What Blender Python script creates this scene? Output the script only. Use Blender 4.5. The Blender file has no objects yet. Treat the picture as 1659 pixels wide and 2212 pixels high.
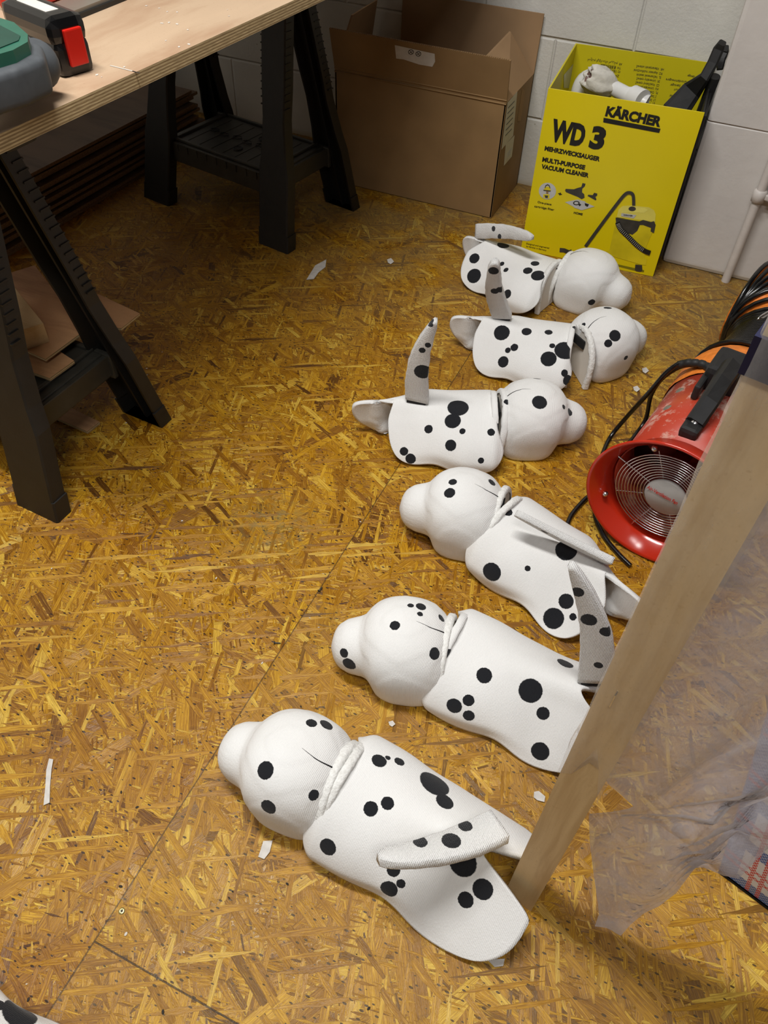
import bpy, bmesh, math, random
import numpy as np
from mathutils import Vector, Matrix, noise
from mathutils.bvhtree import BVHTree
random.seed(7)
S = bpy.context.scene
COL = S.collection
PI = math.pi

# ------------------------------------------------------------------ camera
F = 1672.3
CAM_H = 1.16
M = np.array([[0.90945735, 0.41497249, 0.02617569],
              [0.32358525, -0.66682846, -0.67129159],
              [-0.26111284, 0.61898113, -0.74073102]])
cam_d = bpy.data.cameras.new('camera')
cam = bpy.data.objects.new('camera', cam_d)
COL.objects.link(cam)
r_, d_, f_ = (Vector(M[i]) for i in range(3))
mw = Matrix.Identity(4)
for i in range(3):
    mw[i][0] = r_[i]; mw[i][1] = -d_[i]; mw[i][2] = -f_[i]
mw[2][3] = CAM_H
cam.matrix_world = mw
cam_d.sensor_fit = 'VERTICAL'
cam_d.sensor_height = 24.0
cam_d.lens = 24.0 * F / 2212
cam_d.clip_start = 0.02
S.camera = cam

# ------------------------------------------------------------------ world, lamps, exposure
S.view_settings.view_transform = 'Standard'
S.view_settings.look = 'None'
S.view_settings.gamma = 1
S.view_settings.exposure = 0.0
W = bpy.data.worlds.new('world'); S.world = W; W.use_nodes = True
W.node_tree.nodes['Background'].inputs[0].default_value = (0.95, 0.97, 1.0, 1)
W.node_tree.nodes['Background'].inputs[1].default_value = 0.018

def area(name, loc, sx, sy, power, col=(1, 0.97, 0.9), rot=(0, 0, 0)):
    d = bpy.data.lights.new(name, 'AREA'); d.shape = 'RECTANGLE'
    d.size = sx; d.size_y = sy; d.energy = power; d.color = col
    o = bpy.data.objects.new(name, d); COL.objects.link(o)
    o.location = loc; o.rotation_euler = rot
    return o
area('ceiling_light', (-0.72, 0.58, 2.7), 1.3, 0.2, 64, (1, 0.98, 0.95))
area('ceiling_light', (0.15, -0.55, 2.7), 0.9, 0.2, 27, (1, 0.98, 0.95))

# ------------------------------------------------------------------ pixel -> place helpers
def ray(px, py):
    c = np.array([(px - 829.5) / F, (py - 1106) / F, 1.0])
    return Vector(M.T @ c)
def at(px, py, z=0.0):
    d = ray(px, py); t = (z - CAM_H) / d.z
    return Vector((0, 0, CAM_H)) + d * t
def at_y(px, py, Y):
    d = ray(px, py); return Vector((0, 0, CAM_H)) + d * (Y / d.y)
def at_plane(px, py, o, n):
    d = ray(px, py); c = Vector((0, 0, CAM_H))
    return c + d * ((o - c).dot(n) / d.dot(n))

# ------------------------------------------------------------------ object helpers
def tag(o, label=None, cat=None, group=None, kind=None):
    if label: o['label'] = label
    if cat: o['category'] = cat
    if group: o['group'] = group
    if kind: o['kind'] = kind
    return o
def empty(name, loc, label, cat, group=None, rz=0.0):
    o = bpy.data.objects.new(name, None); COL.objects.link(o)
    o.location = loc; o.rotation_euler = (0, 0, rz); o.empty_display_size = 0.02
    return tag(o, label, cat, group)
def obj(name, bm, mat, parent=None, smooth=False):
    me = bpy.data.meshes.new(name)
    bm.normal_update(); bm.to_mesh(me); bm.free()
    for m in (mat if isinstance(mat, (list, tuple)) else [mat]): me.materials.append(m)
    if smooth:
        for p in me.polygons: p.use_smooth = True
    o = bpy.data.objects.new(name, me); COL.objects.link(o)
    if parent: o.parent = parent
    return o
def NB(): return bmesh.new()
def quadgrid(bm, pts, flip=False, closed_u=False):
    """pts[i][j] -> grid of quads"""
    vs = [[bm.verts.new(p) for p in row] for row in pts]
    n = len(vs)
    for i in range(n if closed_u else n - 1):
        a, b = vs[i], vs[(i + 1) % n]
        for j in range(len(a) - 1):
            q = (a[j], a[j+1], b[j+1], b[j])
            bm.faces.new(q[::-1] if flip else q)
    return vs
def box(bm, c, s, mt=None, bev=0.0):
    m = Matrix.Translation(c) @ Matrix.Diagonal((s[0], s[1], s[2], 1))
    if mt is not None: m = mt @ m
    g = bmesh.ops.create_cube(bm, size=1, matrix=m)
    if bev > 0:
        es = list({e for v in g['verts'] for e in v.link_edges})
        bmesh.ops.bevel(bm, geom=es, offset=bev, segments=2, affect='EDGES', profile=0.6)
    return g
def prism(bm, pts, n, depth, mi=0):
    """planar polygon (world points) extruded by depth along n"""
    a = [bm.verts.new(p) for p in pts]; b = [bm.verts.new(Vector(p) + n * depth) for p in pts]
    f1 = bm.faces.new(a); f2 = bm.faces.new(b[::-1]); f1.material_index = f2.material_index = mi
    for i in range(len(a)):
        j = (i + 1) % len(a)
        f = bm.faces.new((a[j], a[i], b[i], b[j])); f.material_index = mi
    bmesh.ops.recalc_face_normals(bm, faces=bm.faces)
def catmull(P, n=8, closed=False):
    P = [Vector(p) for p in P]; out = []
    m = len(P)
    for i in range(m if closed else m - 1):
        if closed: a, b, c, d = P[(i-1) % m], P[i], P[(i+1) % m], P[(i+2) % m]
        else: a, b, c, d = P[max(i-1, 0)], P[i], P[i+1], P[min(i+2, m-1)]
        for k in range(n):
            t = k / n
            out.append(0.5 * ((2*b) + (c-a)*t + (2*a-5*b+4*c-d)*t*t + (3*b-a-3*c+d)*t*t*t))
    if not closed: out.append(P[-1])
    return out
def tube(bm, path, r, seg=10, caps=True, closed=False):
    path = [Vector(p) for p in path]; n = len(path)
    rr = r if callable(r) else (lambda i: r)
    up = Vector((0, 0, 1)); rings = []; prev = None
    for i, p in enumerate(path):
        if closed: t = (path[(i+1) % n] - path[i-1]).normalized()
        else: t = (path[min(i+1, n-1)] - path[max(i-1, 0)]).normalized()
        if prev is None:
            x = t.cross(up)
            if x.length < 1e-3: x = t.cross(Vector((1, 0, 0)))
            x.normalize()
        else:
            x = (prev - t * prev.dot(t)).normalized()
        prev = x; y = t.cross(x)
        rings.append([bm.verts.new(p + (x * math.cos(2*PI*k/seg) + y * math.sin(2*PI*k/seg)) * rr(i)) for k in range(seg)])
    for i in range(n if closed else n - 1):
        a, b = rings[i], rings[(i+1) % n]
        for k in range(seg):
            bm.faces.new((a[k], a[(k+1) % seg], b[(k+1) % seg], b[k]))
    if caps and not closed:
        for rg_, fl_ in ((rings[0], True), (rings[-1], False)):
            cv = [bm.verts.new(v_.co) for v_ in rg_]; bm.faces.new(cv[::-1] if fl_ else cv)
def lathe(bm, prof, mt, seg=48, closed=False):
    """prof: (radius, axial) list, axis = local z of mt"""
    rings = []
    for r, a in prof:
        rings.append([bm.verts.new(mt @ Vector((r*math.cos(2*PI*k/seg), r*math.sin(2*PI*k/seg), a))) for k in range(seg)])
    m = len(rings)
    for i in range(m if closed else m - 1):
        a, b = rings[i], rings[(i+1) % m]
        for k in range(seg):
            bm.faces.new((a[k], a[(k+1) % seg], b[(k+1) % seg], b[k]))
    return rings
def frame(o, x, y, z):
    m = Matrix.Identity(4)
    for i in range(3):
        m[i][0] = x[i]; m[i][1] = y[i]; m[i][2] = z[i]; m[i][3] = o[i]
    return m

# ------------------------------------------------------------------ materials
def srgb(r, g, b):
    f = lambda c: (c/255/12.92) if c/255 <= 0.04045 else ((c/255 + 0.055)/1.055)**2.4
    return (f(r), f(g), f(b), 1)
class NT:
    def __init__(s, name):
        s.m = bpy.data.materials.new(name); s.m.use_nodes = True
        s.t = s.m.node_tree; s.b = s.t.nodes['Principled BSDF']; s.out = s.t.nodes['Material Output']
    def n(s, typ, **kw):
        nd = s.t.nodes.new(typ)
        for k, v in kw.items(): setattr(nd, k, v)
        return nd
    def l(s, a, b): s.t.links.new(a, b)
    def put(s, sock, v):
        if isinstance(v, bpy.types.NodeSocket): s.l(v, sock)
        else: sock.default_value = v
    def math(s, op, a, b=0.0, c=None, clamp=False):
        nd = s.n('ShaderNodeMath', operation=op, use_clamp=clamp)
        s.put(nd.inputs[0], a); s.put(nd.inputs[1], b)
        if c is not None: s.put(nd.inputs[2], c)
        return nd.outputs[0]
    def mix(s, f, a, b, mode='MIX'):
        nd = s.n('ShaderNodeMix', data_type='RGBA', blend_type=mode)
        s.put(nd.inputs[0], f); s.put(nd.inputs[6], a); s.put(nd.inputs[7], b)
        return nd.outputs[2]
    def ramp(s, f, stops, interp='LINEAR'):
        nd = s.n('ShaderNodeValToRGB'); cr = nd.color_ramp; cr.interpolation = interp
        while len(cr.elements) < len(stops): cr.elements.new(0.5)
        for e, (p, c) in zip(cr.elements, stops): e.position = p; e.color = c
        s.put(nd.inputs[0], f); return nd.outputs[0]
    def maprange(s, v, a, b, c=0.0, d=1.0, smooth=False):
        nd = s.n('ShaderNodeMapRange', interpolation_type='SMOOTHSTEP' if smooth else 'LINEAR')
        s.put(nd.inputs[0], v)
        for i, q in enumerate((a, b, c, d)): s.put(nd.inputs[1+i], q)
        return nd.outputs[0]
    def noise(s, vec, scale, detail=3, rough=0.5, dim='3D'):
        nd = s.n('ShaderNodeTexNoise', noise_dimensions=dim)
        s.l(vec, nd.inputs['Vector']); nd.inputs['Scale'].default_value = scale
        nd.inputs['Detail'].default_value = detail; nd.inputs['Roughness'].default_value = rough
        return nd.outputs[0], nd.outputs[1]
    def obj(s): return s.n('ShaderNodeTexCoord').outputs['Object']
    def mapping(s, vec, scale=(1,1,1), rot=(0,0,0), loc=(0,0,0)):
        nd = s.n('ShaderNodeMapping'); s.l(vec, nd.inputs[0])
        nd.inputs['Location'].default_value = loc; nd.inputs['Rotation'].default_value = rot; nd.inputs['Scale'].default_value = scale
        return nd.outputs[0]
    def bump(s, h, strength=0.3, dist=0.002):
        nd = s.n('ShaderNodeBump'); nd.inputs['Strength'].default_value = strength; nd.inputs['Distance'].default_value = dist
        s.l(h, nd.inputs['Height']); s.l(nd.outputs[0], s.b.inputs['Normal'])
    def base(s, c): s.put(s.b.inputs['Base Color'], c)
    def set(s, **kw):
        names = dict(rough='Roughness', metal='Metallic', spec='Specular IOR Level', coat='Coat Weight', coatr='Coat Roughness', sheen='Sheen Weight')
        for k, v in kw.items(): s.put(s.b.inputs[names[k]], v)
        return s

def simple(name, col, rough=0.5, metal=0.0, spec=0.5, vary=0.12, scale=30, bump=0.0, bscale=200, bdist=0.001):
    t = NT(name); v = t.obj()
    n, _ = t.noise(v, scale, 3)
    dk = tuple(c*(1-vary) for c in col[:3]) + (1,); lt = tuple(min(1, c*(1+vary)) for c in col[:3]) + (1,)
    t.base(t.ramp(n, [(0.3, dk), (0.7, lt)])); t.set(rough=rough, metal=metal, spec=spec)
    if bump > 0:
        h, _ = t.noise(v, bscale, 2); t.bump(h, bump, bdist)
    return t.m

def mat_osb():
    t = NT('osb'); v = t.obj()
    sep = t.n('ShaderNodeSeparateXYZ'); t.l(v, sep.inputs[0])
    X, Y = sep.outputs[0], sep.outputs[1]
    # board layout: seams are real joints of the floor panels
    right = t.math('GREATER_THAN', X, -0.436)
    near = t.math('LESS_THAN', Y, 0.097)
    farr = t.math('GREATER_THAN', Y, 0.72)
    pid = t.math('ADD', t.math('MULTIPLY', right, 1.0), t.math('MULTIPLY', t.math('MULTIPLY', right, near), 1.7))
    off = t.n('ShaderNodeCombineXYZ'); t.l(t.math('MULTIPLY', pid, 3.37), off.inputs[0]); t.l(t.math('MULTIPLY', pid, 5.11), off.inputs[1])
    vv = t.n('ShaderNodeVectorMath', operation='ADD'); t.l(v, vv.inputs[0]); t.l(off.outputs[0], vv.inputs[1])
    # slight warp so flake edges are not ruler-straight
    _, wc = t.noise(vv.outputs[0], 22, 2)
    w1 = t.n('ShaderNodeVectorMath', operation='MULTIPLY_ADD'); t.l(wc, w1.inputs[0]); w1.inputs[1].default_value = (0.004, 0.004, 0); t.l(vv.outputs[0], w1.inputs[2])
    P = w1.outputs[0]
    pal = [(0.0, srgb(98, 60, 12)), (0.07, srgb(150, 100, 18)), (0.30, srgb(176, 124, 20)), (0.66, srgb(192, 140, 27)), (0.85, srgb(210, 160, 42)), (1.0, srgb(224, 186, 84))]
    n0, _ = t.noise(P, 90, 5, 0.65)
    col = t.ramp(n0, [(0.25, srgb(92, 62, 14)), (0.5, srgb(156, 112, 24)), (0.72, srgb(198, 152, 50))])
    H = n0
    layers = [(0.06, 0.011, 2.2, .3), (0.035, 0.005, 1.25, .3), (0.04, 0.007, 0.3, .3), (0.03, 0.0035, 1.8, .45), (0.11, 0.022, 0.72, .40), (0.035, 0.004, 2.45, .45),
              (0.10, 0.018, 2.75, .46), (0.16, 0.032, 1.5, .56), (0.028, 0.0035, 0.9, .60), (0.15, 0.030, 0.12, .62), (0.12, 0.022, 1.02, .62), (0.18, 0.028, 2.05, .70), (0.03, 0.0035, 2.95, .70), (0.10, 0.0075, 1.3, .72), (0.07, 0.012, 0.45, .66), (0.13, 0.010, 2.6, .78)]
    for k, (L, Wd, th, thr) in enumerate(layers):
        m1 = t.mapping(P, rot=(0, 0, th), loc=(k*1.37, k*0.71, 0))
        m2 = t.mapping(m1, scale=(1/L, 1/Wd, 1))
        vo = t.n('ShaderNodeTexVoronoi', voronoi_dimensions='2D', distance='CHEBYCHEV' if k % 3 else 'MANHATTAN', feature='F1')
        t.l(m2, vo.inputs['Vector']); vo.inputs['Scale'].default_value = 1.0
        sc = t.n('ShaderNodeSeparateColor'); t.l(vo.outputs['Color'], sc.inputs[0])
        D = vo.outputs['Distance']
        on = t.math('GREATER_THAN', sc.outputs[0], thr)
        lim = t.math('MULTIPLY_ADD', sc.outputs[1], 0.2, 0.33 if k % 3 else 0.45)
        mask = t.math('MULTIPLY', on, t.math('LESS_THAN', D, lim))
        g, _ = t.noise(t.mapping(m1, scale=(26, 620, 1)), 1.0, 4, 0.7, '2D')
        c = t.ramp(sc.outputs[2], pal)
        c = t.mix(t.maprange(g, 0.38, 0.62), t.mix(1.0, c, (0.58, 0.50, 0.38, 1), 'MULTIPLY'), c)
        c = t.mix(t.maprange(g, 0.60, 0.78, 0, 0.55), c, srgb(236, 196, 96))
        edge = t.math('GREATER_THAN', D, t.math('SUBTRACT', lim, 0.05))
        c = t.mix(t.math('MULTIPLY', edge, 0.22), c, srgb(78, 46, 8))
        col = t.mix(mask, col, c)
        hk = t.math('MULTIPLY_ADD', sc.outputs[1], 0.8, t.math('MULTIPLY', g, 0.7))
        hm = t.n('ShaderNodeMix', data_type='FLOAT'); t.l(mask, hm.inputs[0]); t.l(H, hm.inputs[2]); t.l(hk, hm.inputs[3]); H = hm.outputs[0]
    # dark bark specks
    vo = t.n('ShaderNodeTexVoronoi', voronoi_dimensions='2D'); t.l(t.mapping(P, scale=(60, 130, 1), rot=(0, 0, .6)), vo.inputs['Vector']); vo.inputs['Scale'].default_value = 1
    sc = t.n('ShaderNodeSeparateColor'); t.l(vo.outputs['Color'], sc.inputs[0])
    sp = t.math('MULTIPLY', t.math('LESS_THAN', vo.outputs['Distance'], t.math('MULTIPLY', sc.outputs[1], 0.2)), t.math('GREATER_THAN', sc.outputs[0], 0.55))
    col = t.mix(sp, col, srgb(62, 38, 18))
    big, _ = t.noise(vv.outputs[0], 5, 3)
    col = t.mix(t.maprange(big, 0.4, 0.72), col, t.mix(1.0, col, (0.80, 0.72, 0.55, 1), 'MULTIPLY'))
    # the newer panels on the right are rawer and paler; grey trodden dirt by the wall
    pale = t.math('MULTIPLY', right, t.math('SUBTRACT', 1.0, farr))
    col = t.mix(t.math('MULTIPLY', pale, 0.16), col, t.mix(0.55, col, srgb(206, 170, 96)))
    dn, _ = t.noise(v, 7, 5, 0.6)
    dirt = t.math('MULTIPLY', t.maprange(Y, 1.25, 2.1, 0, 0.85), t.maprange(dn, 0.34, 0.56))
    col = t.mix(dirt, col, t.mix(0.35, srgb(122, 104, 76), col))
    gy, _ = t.noise(v, 60, 4, 0.7)
    patch = t.n('ShaderNodeVectorMath', operation='DISTANCE'); t.l(v, patch.inputs[0]); patch.inputs[1].default_value = tuple(at(590, 1135))
    pm = t.math('MULTIPLY', t.maprange(patch.outputs['Value'], 0.02, 0.13, 0.6, 0), t.maprange(gy, 0.45, 0.6))
    col = t.mix(pm, col, srgb(120, 108, 70))
    # joints
    j1 = t.math('LESS_THAN', t.math('ABSOLUTE', t.math('ADD', X, 0.436)), 0.0011)
    j2 = t.math('MULTIPLY', t.math('LESS_THAN', t.math('ABSOLUTE', t.math('SUBTRACT', Y, 0.097)), 0.0012), right)
    j3 = t.math('MULTIPLY', t.math('LESS_THAN', t.math('ABSOLUTE', t.math('SUBTRACT', Y, 1.317)), 0.0010), right)
    j = t.math('MAXIMUM', t.math('MULTIPLY', j1, 0.8), t.math('MAXIMUM', j2, t.math('MULTIPLY', j3, 0.7)))
    col = t.mix(t.math('MULTIPLY', j, 0.8), col, srgb(40, 28, 14))
    col = t.mix(1.0, col, (0.98, 1.0, 0.80, 1), 'MULTIPLY')
    t.base(col)
    rg = t.maprange(H, 0.1, 1.2, 0.22, 0.46)
    t.set(rough=t.math('ADD', rg, t.math('MULTIPLY', dirt, 0.4)), spec=0.42)
    t.bump(t.math('SUBTRACT', H, t.math('MULTIPLY', j, 1.0)), 0.8, 0.0014)
    return t.m

def mat_block(name, block=True, zj=None, base=(214, 212, 204)):
    t = NT(name); v = t.obj()
    sep = t.n('ShaderNodeSeparateXYZ'); t.l(v, sep.inputs[0])
    cx = t.n('ShaderNodeCombineXYZ')
    t.l(t.math('ADD', sep.outputs[0], 0.35 + 0.45*10 - 0.225), cx.inputs[0]); t.l(t.math('SUBTRACT', sep.outputs[2], 0.208 - 0.225*5), cx.inputs[1])
    n, _ = t.noise(v, 4, 4, 0.6); n2, _ = t.noise(v, 130, 3, 0.6); n3, _ = t.noise(v, 40, 2)
    c = t.ramp(n, [(0.3, srgb(base[0]-14, base[1]-14, base[2]-12)), (0.7, srgb(*base))])
    # pits and chips in the paint
    vo = t.n('ShaderNodeTexVoronoi'); t.l(v, vo.inputs['Vector']); vo.inputs['Scale'].default_value = 14
    sc = t.n('ShaderNodeSeparateColor'); t.l(vo.outputs['Color'], sc.inputs[0])
    pit = t.math('MULTIPLY', t.math('LESS_THAN', vo.outputs['Distance'], 0.045), t.math('GREATER_THAN', sc.outputs[0], 0.6))
    c = t.mix(t.math('MULTIPLY', pit, 0.6), c, srgb(150, 142, 125))
    low = t.maprange(sep.outputs[2], 0.0, 0.02, 0.6, 0.0)
    c = t.mix(low, c, srgb(168, 150, 110))
    h = t.math('MULTIPLY', n2, 0.22 if block else 0.07)
    h = t.math('ADD', h, t.math('MULTIPLY', n3, 0.15))
    if block:
        br = t.n('ShaderNodeTexBrick'); t.l(cx.outputs[0], br.inputs['Vector'])
        br.inputs['Scale'].default_value = 1; br.inputs['Brick Width'].default_value = 0.45; br.inputs['Row Height'].default_value = 0.225
        br.inputs['Mortar Size'].default_value = 0.006; br.inputs['Mortar Smooth'].default_value = 0.9; br.offset = 0.5
        h = t.math('SUBTRACT', h, t.math('MULTIPLY', br.outputs['Fac'], 0.9))
    if zj:
        g = t.maprange(t.math('ABSOLUTE', t.math('SUBTRACT', sep.outputs[2], zj)), 0.0, 0.003, 1, 0)
        h = t.math('SUBTRACT', h, t.math('MULTIPLY', g, 0.6))
    t.base(c); t.set(rough=0.55, spec=0.4); t.bump(h, 0.7, 0.006)
    return t.m

def mat_wood(name, base, dark, scale=(2, 40, 40), rough=0.55, layered=False, knots=()):
    t = NT(name); v = t.obj()
    m = t.mapping(v, scale=scale)
    _, wc = t.noise(v, 3, 2)
    ad = t.n('ShaderNodeVectorMath', operation='MULTIPLY_ADD'); t.l(wc, ad.inputs[0]); ad.inputs[1].default_value = (1.2, 1.2, 1.2); t.l(m, ad.inputs[2])
    n, _ = t.noise(ad.outputs[0], 1.0, 5, 0.6)
    c = t.ramp(n, [(0.30, dark), (0.5, base), (0.75, tuple(min(1, q*1.12) for q in base[:3]) + (1,))])
    for kp, kr in knots:
        d = t.n('ShaderNodeVectorMath', operation='DISTANCE'); t.l(v, d.inputs[0]); d.inputs[1].default_value = kp
        c = t.mix(t.maprange(d.outputs['Value'], kr*0.6, kr, 0.8, 0), c, tuple(q*0.4 for q in dark[:3]) + (1,))
    f, _ = t.noise(v, 260, 2)
    c = t.mix(t.maprange(f, 0.62, 0.75, 0, 0.5), c, dark)
    t.base(c); t.set(rough=rough, spec=0.35); t.bump(n, 0.15, 0.001)
    return t.m

def mat_plyedge(name):
    t = NT(name); v = t.obj()
    sep = t.n('ShaderNodeSeparateXYZ'); t.l(v, sep.inputs[0])
    wv = t.math('FRACT', t.math('MULTIPLY', sep.outputs[2], 1/0.0042))
    st = t.math('GREATER_THAN', wv, 0.5)
    n, _ = t.noise(t.mapping(v, scale=(60, 60, 500)), 1, 3)
    c = t.mix(st, srgb(206, 184, 140), srgb(150, 126, 88))
    c = t.mix(t.maprange(n, 0.4, 0.7, 0, 0.5), c, srgb(120, 98, 66))
    t.base(c); t.set(rough=0.8); t.bump(t.math('ADD', st, n), 0.4, 0.001)
    return t.m

FAB_W = (0.80, 0.80, 0.79, 1)
def mat_fabric(name, spots=(), rough_knit=0.35):
    """white jersey with printed black spots; spots = [(centre in object space, radius)]"""
    t = NT(name); v = t.obj()
    n, nc = t.noise(v, 420, 2)
    ad = t.n('ShaderNodeVectorMath', operation='MULTIPLY_ADD'); t.l(nc, ad.inputs[0]); ad.inputs[1].default_value = (0.0022, 0.0022, 0.0022); t.l(v, ad.inputs[2])
    ad2 = t.n('ShaderNodeVectorMath', operation='SUBTRACT'); t.l(ad.outputs[0], ad2.inputs[0]); ad2.inputs[1].default_value = (0.0011, 0.0011, 0.0011)
    big, _ = t.noise(v, 9, 3)
    c = t.ramp(big, [(0.3, (0.74, 0.735, 0.72, 1)), (0.65, FAB_W)])
    cur = None
    for p, r in spots:
        d = t.n('ShaderNodeVectorMath', operation='DISTANCE'); t.l(ad2.outputs[0], d.inputs[0]); d.inputs[1].default_value = tuple(p)
        q = t.math('DIVIDE', d.outputs['Value'], r)
        cur = q if cur is None else t.math('MINIMUM', cur, q)
    if cur is not None:
        c = t.mix(t.maprange(cur, 0.97, 1.03, 1, 0), c, (0.012, 0.013, 0.016, 1))
    t.base(c); t.set(rough=0.95, spec=0.2, sheen=0.15)
    w = t.n('ShaderNodeTexWave', wave_type='BANDS', bands_direction='X'); t.l(v, w.inputs['Vector'])
    w.inputs['Scale'].default_value = 150; w.inputs['Distortion'].default_value = 2.0; w.inputs['Detail'].default_value = 1; w.inputs['Detail Scale'].default_value = 6
    h = t.math('ADD', t.math('MULTIPLY', w.outputs[1], 0.5), n)
    t.bump(h, rough_knit*1.5, 0.0010)
    return t.m

def mat_frayed():
    t = NT('frayed_fabric'); v = t.obj()
    n, _ = t.noise(v, 160, 4, 0.7)
    t.base(t.ramp(n, [(0.3, (0.66, 0.65, 0.62, 1)), (0.6, (0.82, 0.82, 0.80, 1))])); t.set(rough=1.0, spec=0.1); t.bump(n, 0.8, 0.003)
    return t.m

MT = {}
MT['osb'] = mat_osb()
MT['block'] = mat_block('painted_block')
MT['pillar'] = mat_block('painted_pillar', False, 0.392, (212, 207, 201))
MT['paint'] = simple('conduit_paint', srgb(205, 198, 192), 0.45, vary=0.06, bump=0.3, bscale=90)
MT['card'] = simple('cardboard', srgb(142, 113, 76), 0.7, spec=0.25, vary=0.10, scale=9, bump=0.12, bscale=300)
MT['card_in'] = simple('cardboard_inside', srgb(158, 128, 96), 0.85, spec=0.15, vary=0.08, scale=9)
MT['card_edge'] = simple('cardboard_edge', srgb(120, 92, 60), 0.9, vary=0.35, scale=220)
MT['paper'] = simple('paper', srgb(205, 200, 192), 0.7, vary=0.06, scale=60)
MT['ink'] = simple('ink', srgb(24, 24, 22), 0.5, vary=0.1)
MT['yellow'] = simple('yellow_print', srgb(222, 202, 8), 0.38, spec=0.5, vary=0.03, scale=5)
MT['yellow2'] = simple('yellow_plastic_print', srgb(214, 196, 30), 0.35, vary=0.15, scale=18)
MT['yellow3'] = simple('pale_yellow_print', srgb(226, 214, 96), 0.35, vary=0.08, scale=18)
MT['yellow_in'] = simple('yellow_inside', srgb(206, 192, 18), 0.5, vary=0.04, scale=6)
MT['greyprint'] = simple('grey_print', srgb(190, 190, 188), 0.5, vary=0.08, scale=80)
MT['ink2'] = simple('dark_grey_print', srgb(58, 56, 52), 0.45, vary=0.25, scale=60)
MT['ply'] = mat_wood('plywood_top', srgb(188, 162, 134), srgb(164, 130, 102), scale=(9, 1.6, 9))
MT['ply2'] = mat_wood('plywood_offcut', srgb(190, 146, 104), srgb(150, 104, 70), scale=(4, 24, 24))
MT['plyedge'] = mat_plyedge('plywood_edge')
MT['sheetface'] = mat_wood('stacked_sheet', srgb(98, 78, 62), srgb(76, 60, 48), scale=(20, 3, 20))
MT['pine'] = mat_wood('pine_batten', srgb(222, 198, 154), srgb(196, 166, 120), scale=(38, 38, 2.4),
                      knots=[((0.0632, 0.382, 0.126), 0.009), ((0.062, 0.383, 0.325), 0.004)])
MT['sawhorse'] = simple('black_plastic', srgb(27, 26, 24), 0.5, vary=0.2, scale=25, bump=0.2, bscale=250)
MT['shelf_lit'] = simple('lit_black_plastic', srgb(56, 55, 49), 0.45, vary=0.2, scale=25)  # light falling on the shelf painted in: a paler copy of the sawhorse plastic
MT['blackgloss'] = simple('black_gloss', srgb(14, 14, 15), 0.22, spec=0.6, vary=0.1)
MT['blackmatt'] = simple('black_rubber', srgb(26, 26, 27), 0.55, vary=0.25, scale=60)
MT['red'] = simple('red_button', srgb(200, 30, 18), 0.35, vary=0.05)
MT['green'] = simple('green_plastic', srgb(42, 96, 78), 0.4, vary=0.1)
MT['toolgrey'] = simple('grey_rubber', srgb(72, 76, 80), 0.6, vary=0.12, scale=80)
MT['alu'] = simple('aluminium', srgb(150, 142, 130), 0.4, metal=0.5, vary=0.05)
MT['chrome'] = simple('chrome_wire', (0.75, 0.75, 0.76, 1), 0.18, metal=1.0, vary=0.02)
MT['velcro'] = simple('black_webbing', srgb(18, 18, 20), 0.8, vary=0.2, scale=400)
MT['frayed'] = mat_frayed()
MT['foam'] = simple('foam_inside', srgb(214, 208, 198), 0.95, spec=0.1, vary=0.04, scale=20)
MT['pvcwhite'] = simple('white_plastic_pipe', srgb(222, 222, 220), 0.3, vary=0.03)
MT['cloth'] = simple('off_white_cloth', srgb(208, 204, 194), 0.9, vary=0.08, scale=60, bump=0.5, bscale=60, bdist=0.004)
MT['orange'] = simple('orange_fabric', srgb(226, 128, 48), 0.5, spec=0.4, vary=0.12, scale=30, bump=0.8, bscale=45, bdist=0.006)
MT['tape'] = simple('navy_tape', srgb(14, 20, 56), 0.5, vary=0.05)
MT['scrap'] = simple('pale_scrap', srgb(200, 196, 190), 0.7, vary=0.12, scale=100)
MT['zinc'] = simple('screw_steel', srgb(196, 180, 120), 0.3, metal=0.8, vary=0.05)
MT['crumb'] = simple('crumb', srgb(206, 200, 190), 0.8, vary=0.1)
MT['darkcrumb'] = simple('dark_crumb', srgb(34, 26, 20), 0.7, vary=0.1)

# red painted fan body, scuffed by pale dust
t = NT('scuffed_red_paint'); v = t.obj()
n, _ = t.noise(t.mapping(v, scale=(1, 1, 1.6)), 26, 6, 0.75); n2, _ = t.noise(v, 7, 3)
sc_ = t.math('MULTIPLY', t.maprange(n, 0.50, 0.60), t.maprange(n2, 0.34, 0.52))
t.base(t.mix(t.math('MULTIPLY', sc_, 0.8), t.mix(t.maprange(n2, 0.4, 0.6, 0, .25), srgb(182, 60, 38), srgb(178, 96, 80)), srgb(206, 172, 156)))
t.set(rough=t.maprange(sc_, 0, 1, 0.35, 0.8)); MT['redscuff'] = t.m
MT['redbell'] = simple('red_paint', srgb(188, 44, 22), 0.16, spec=0.6, vary=0.05, scale=10)
MT['darkin'] = simple('dark_interior', srgb(40, 16, 12), 0.6, vary=0.1)

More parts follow.
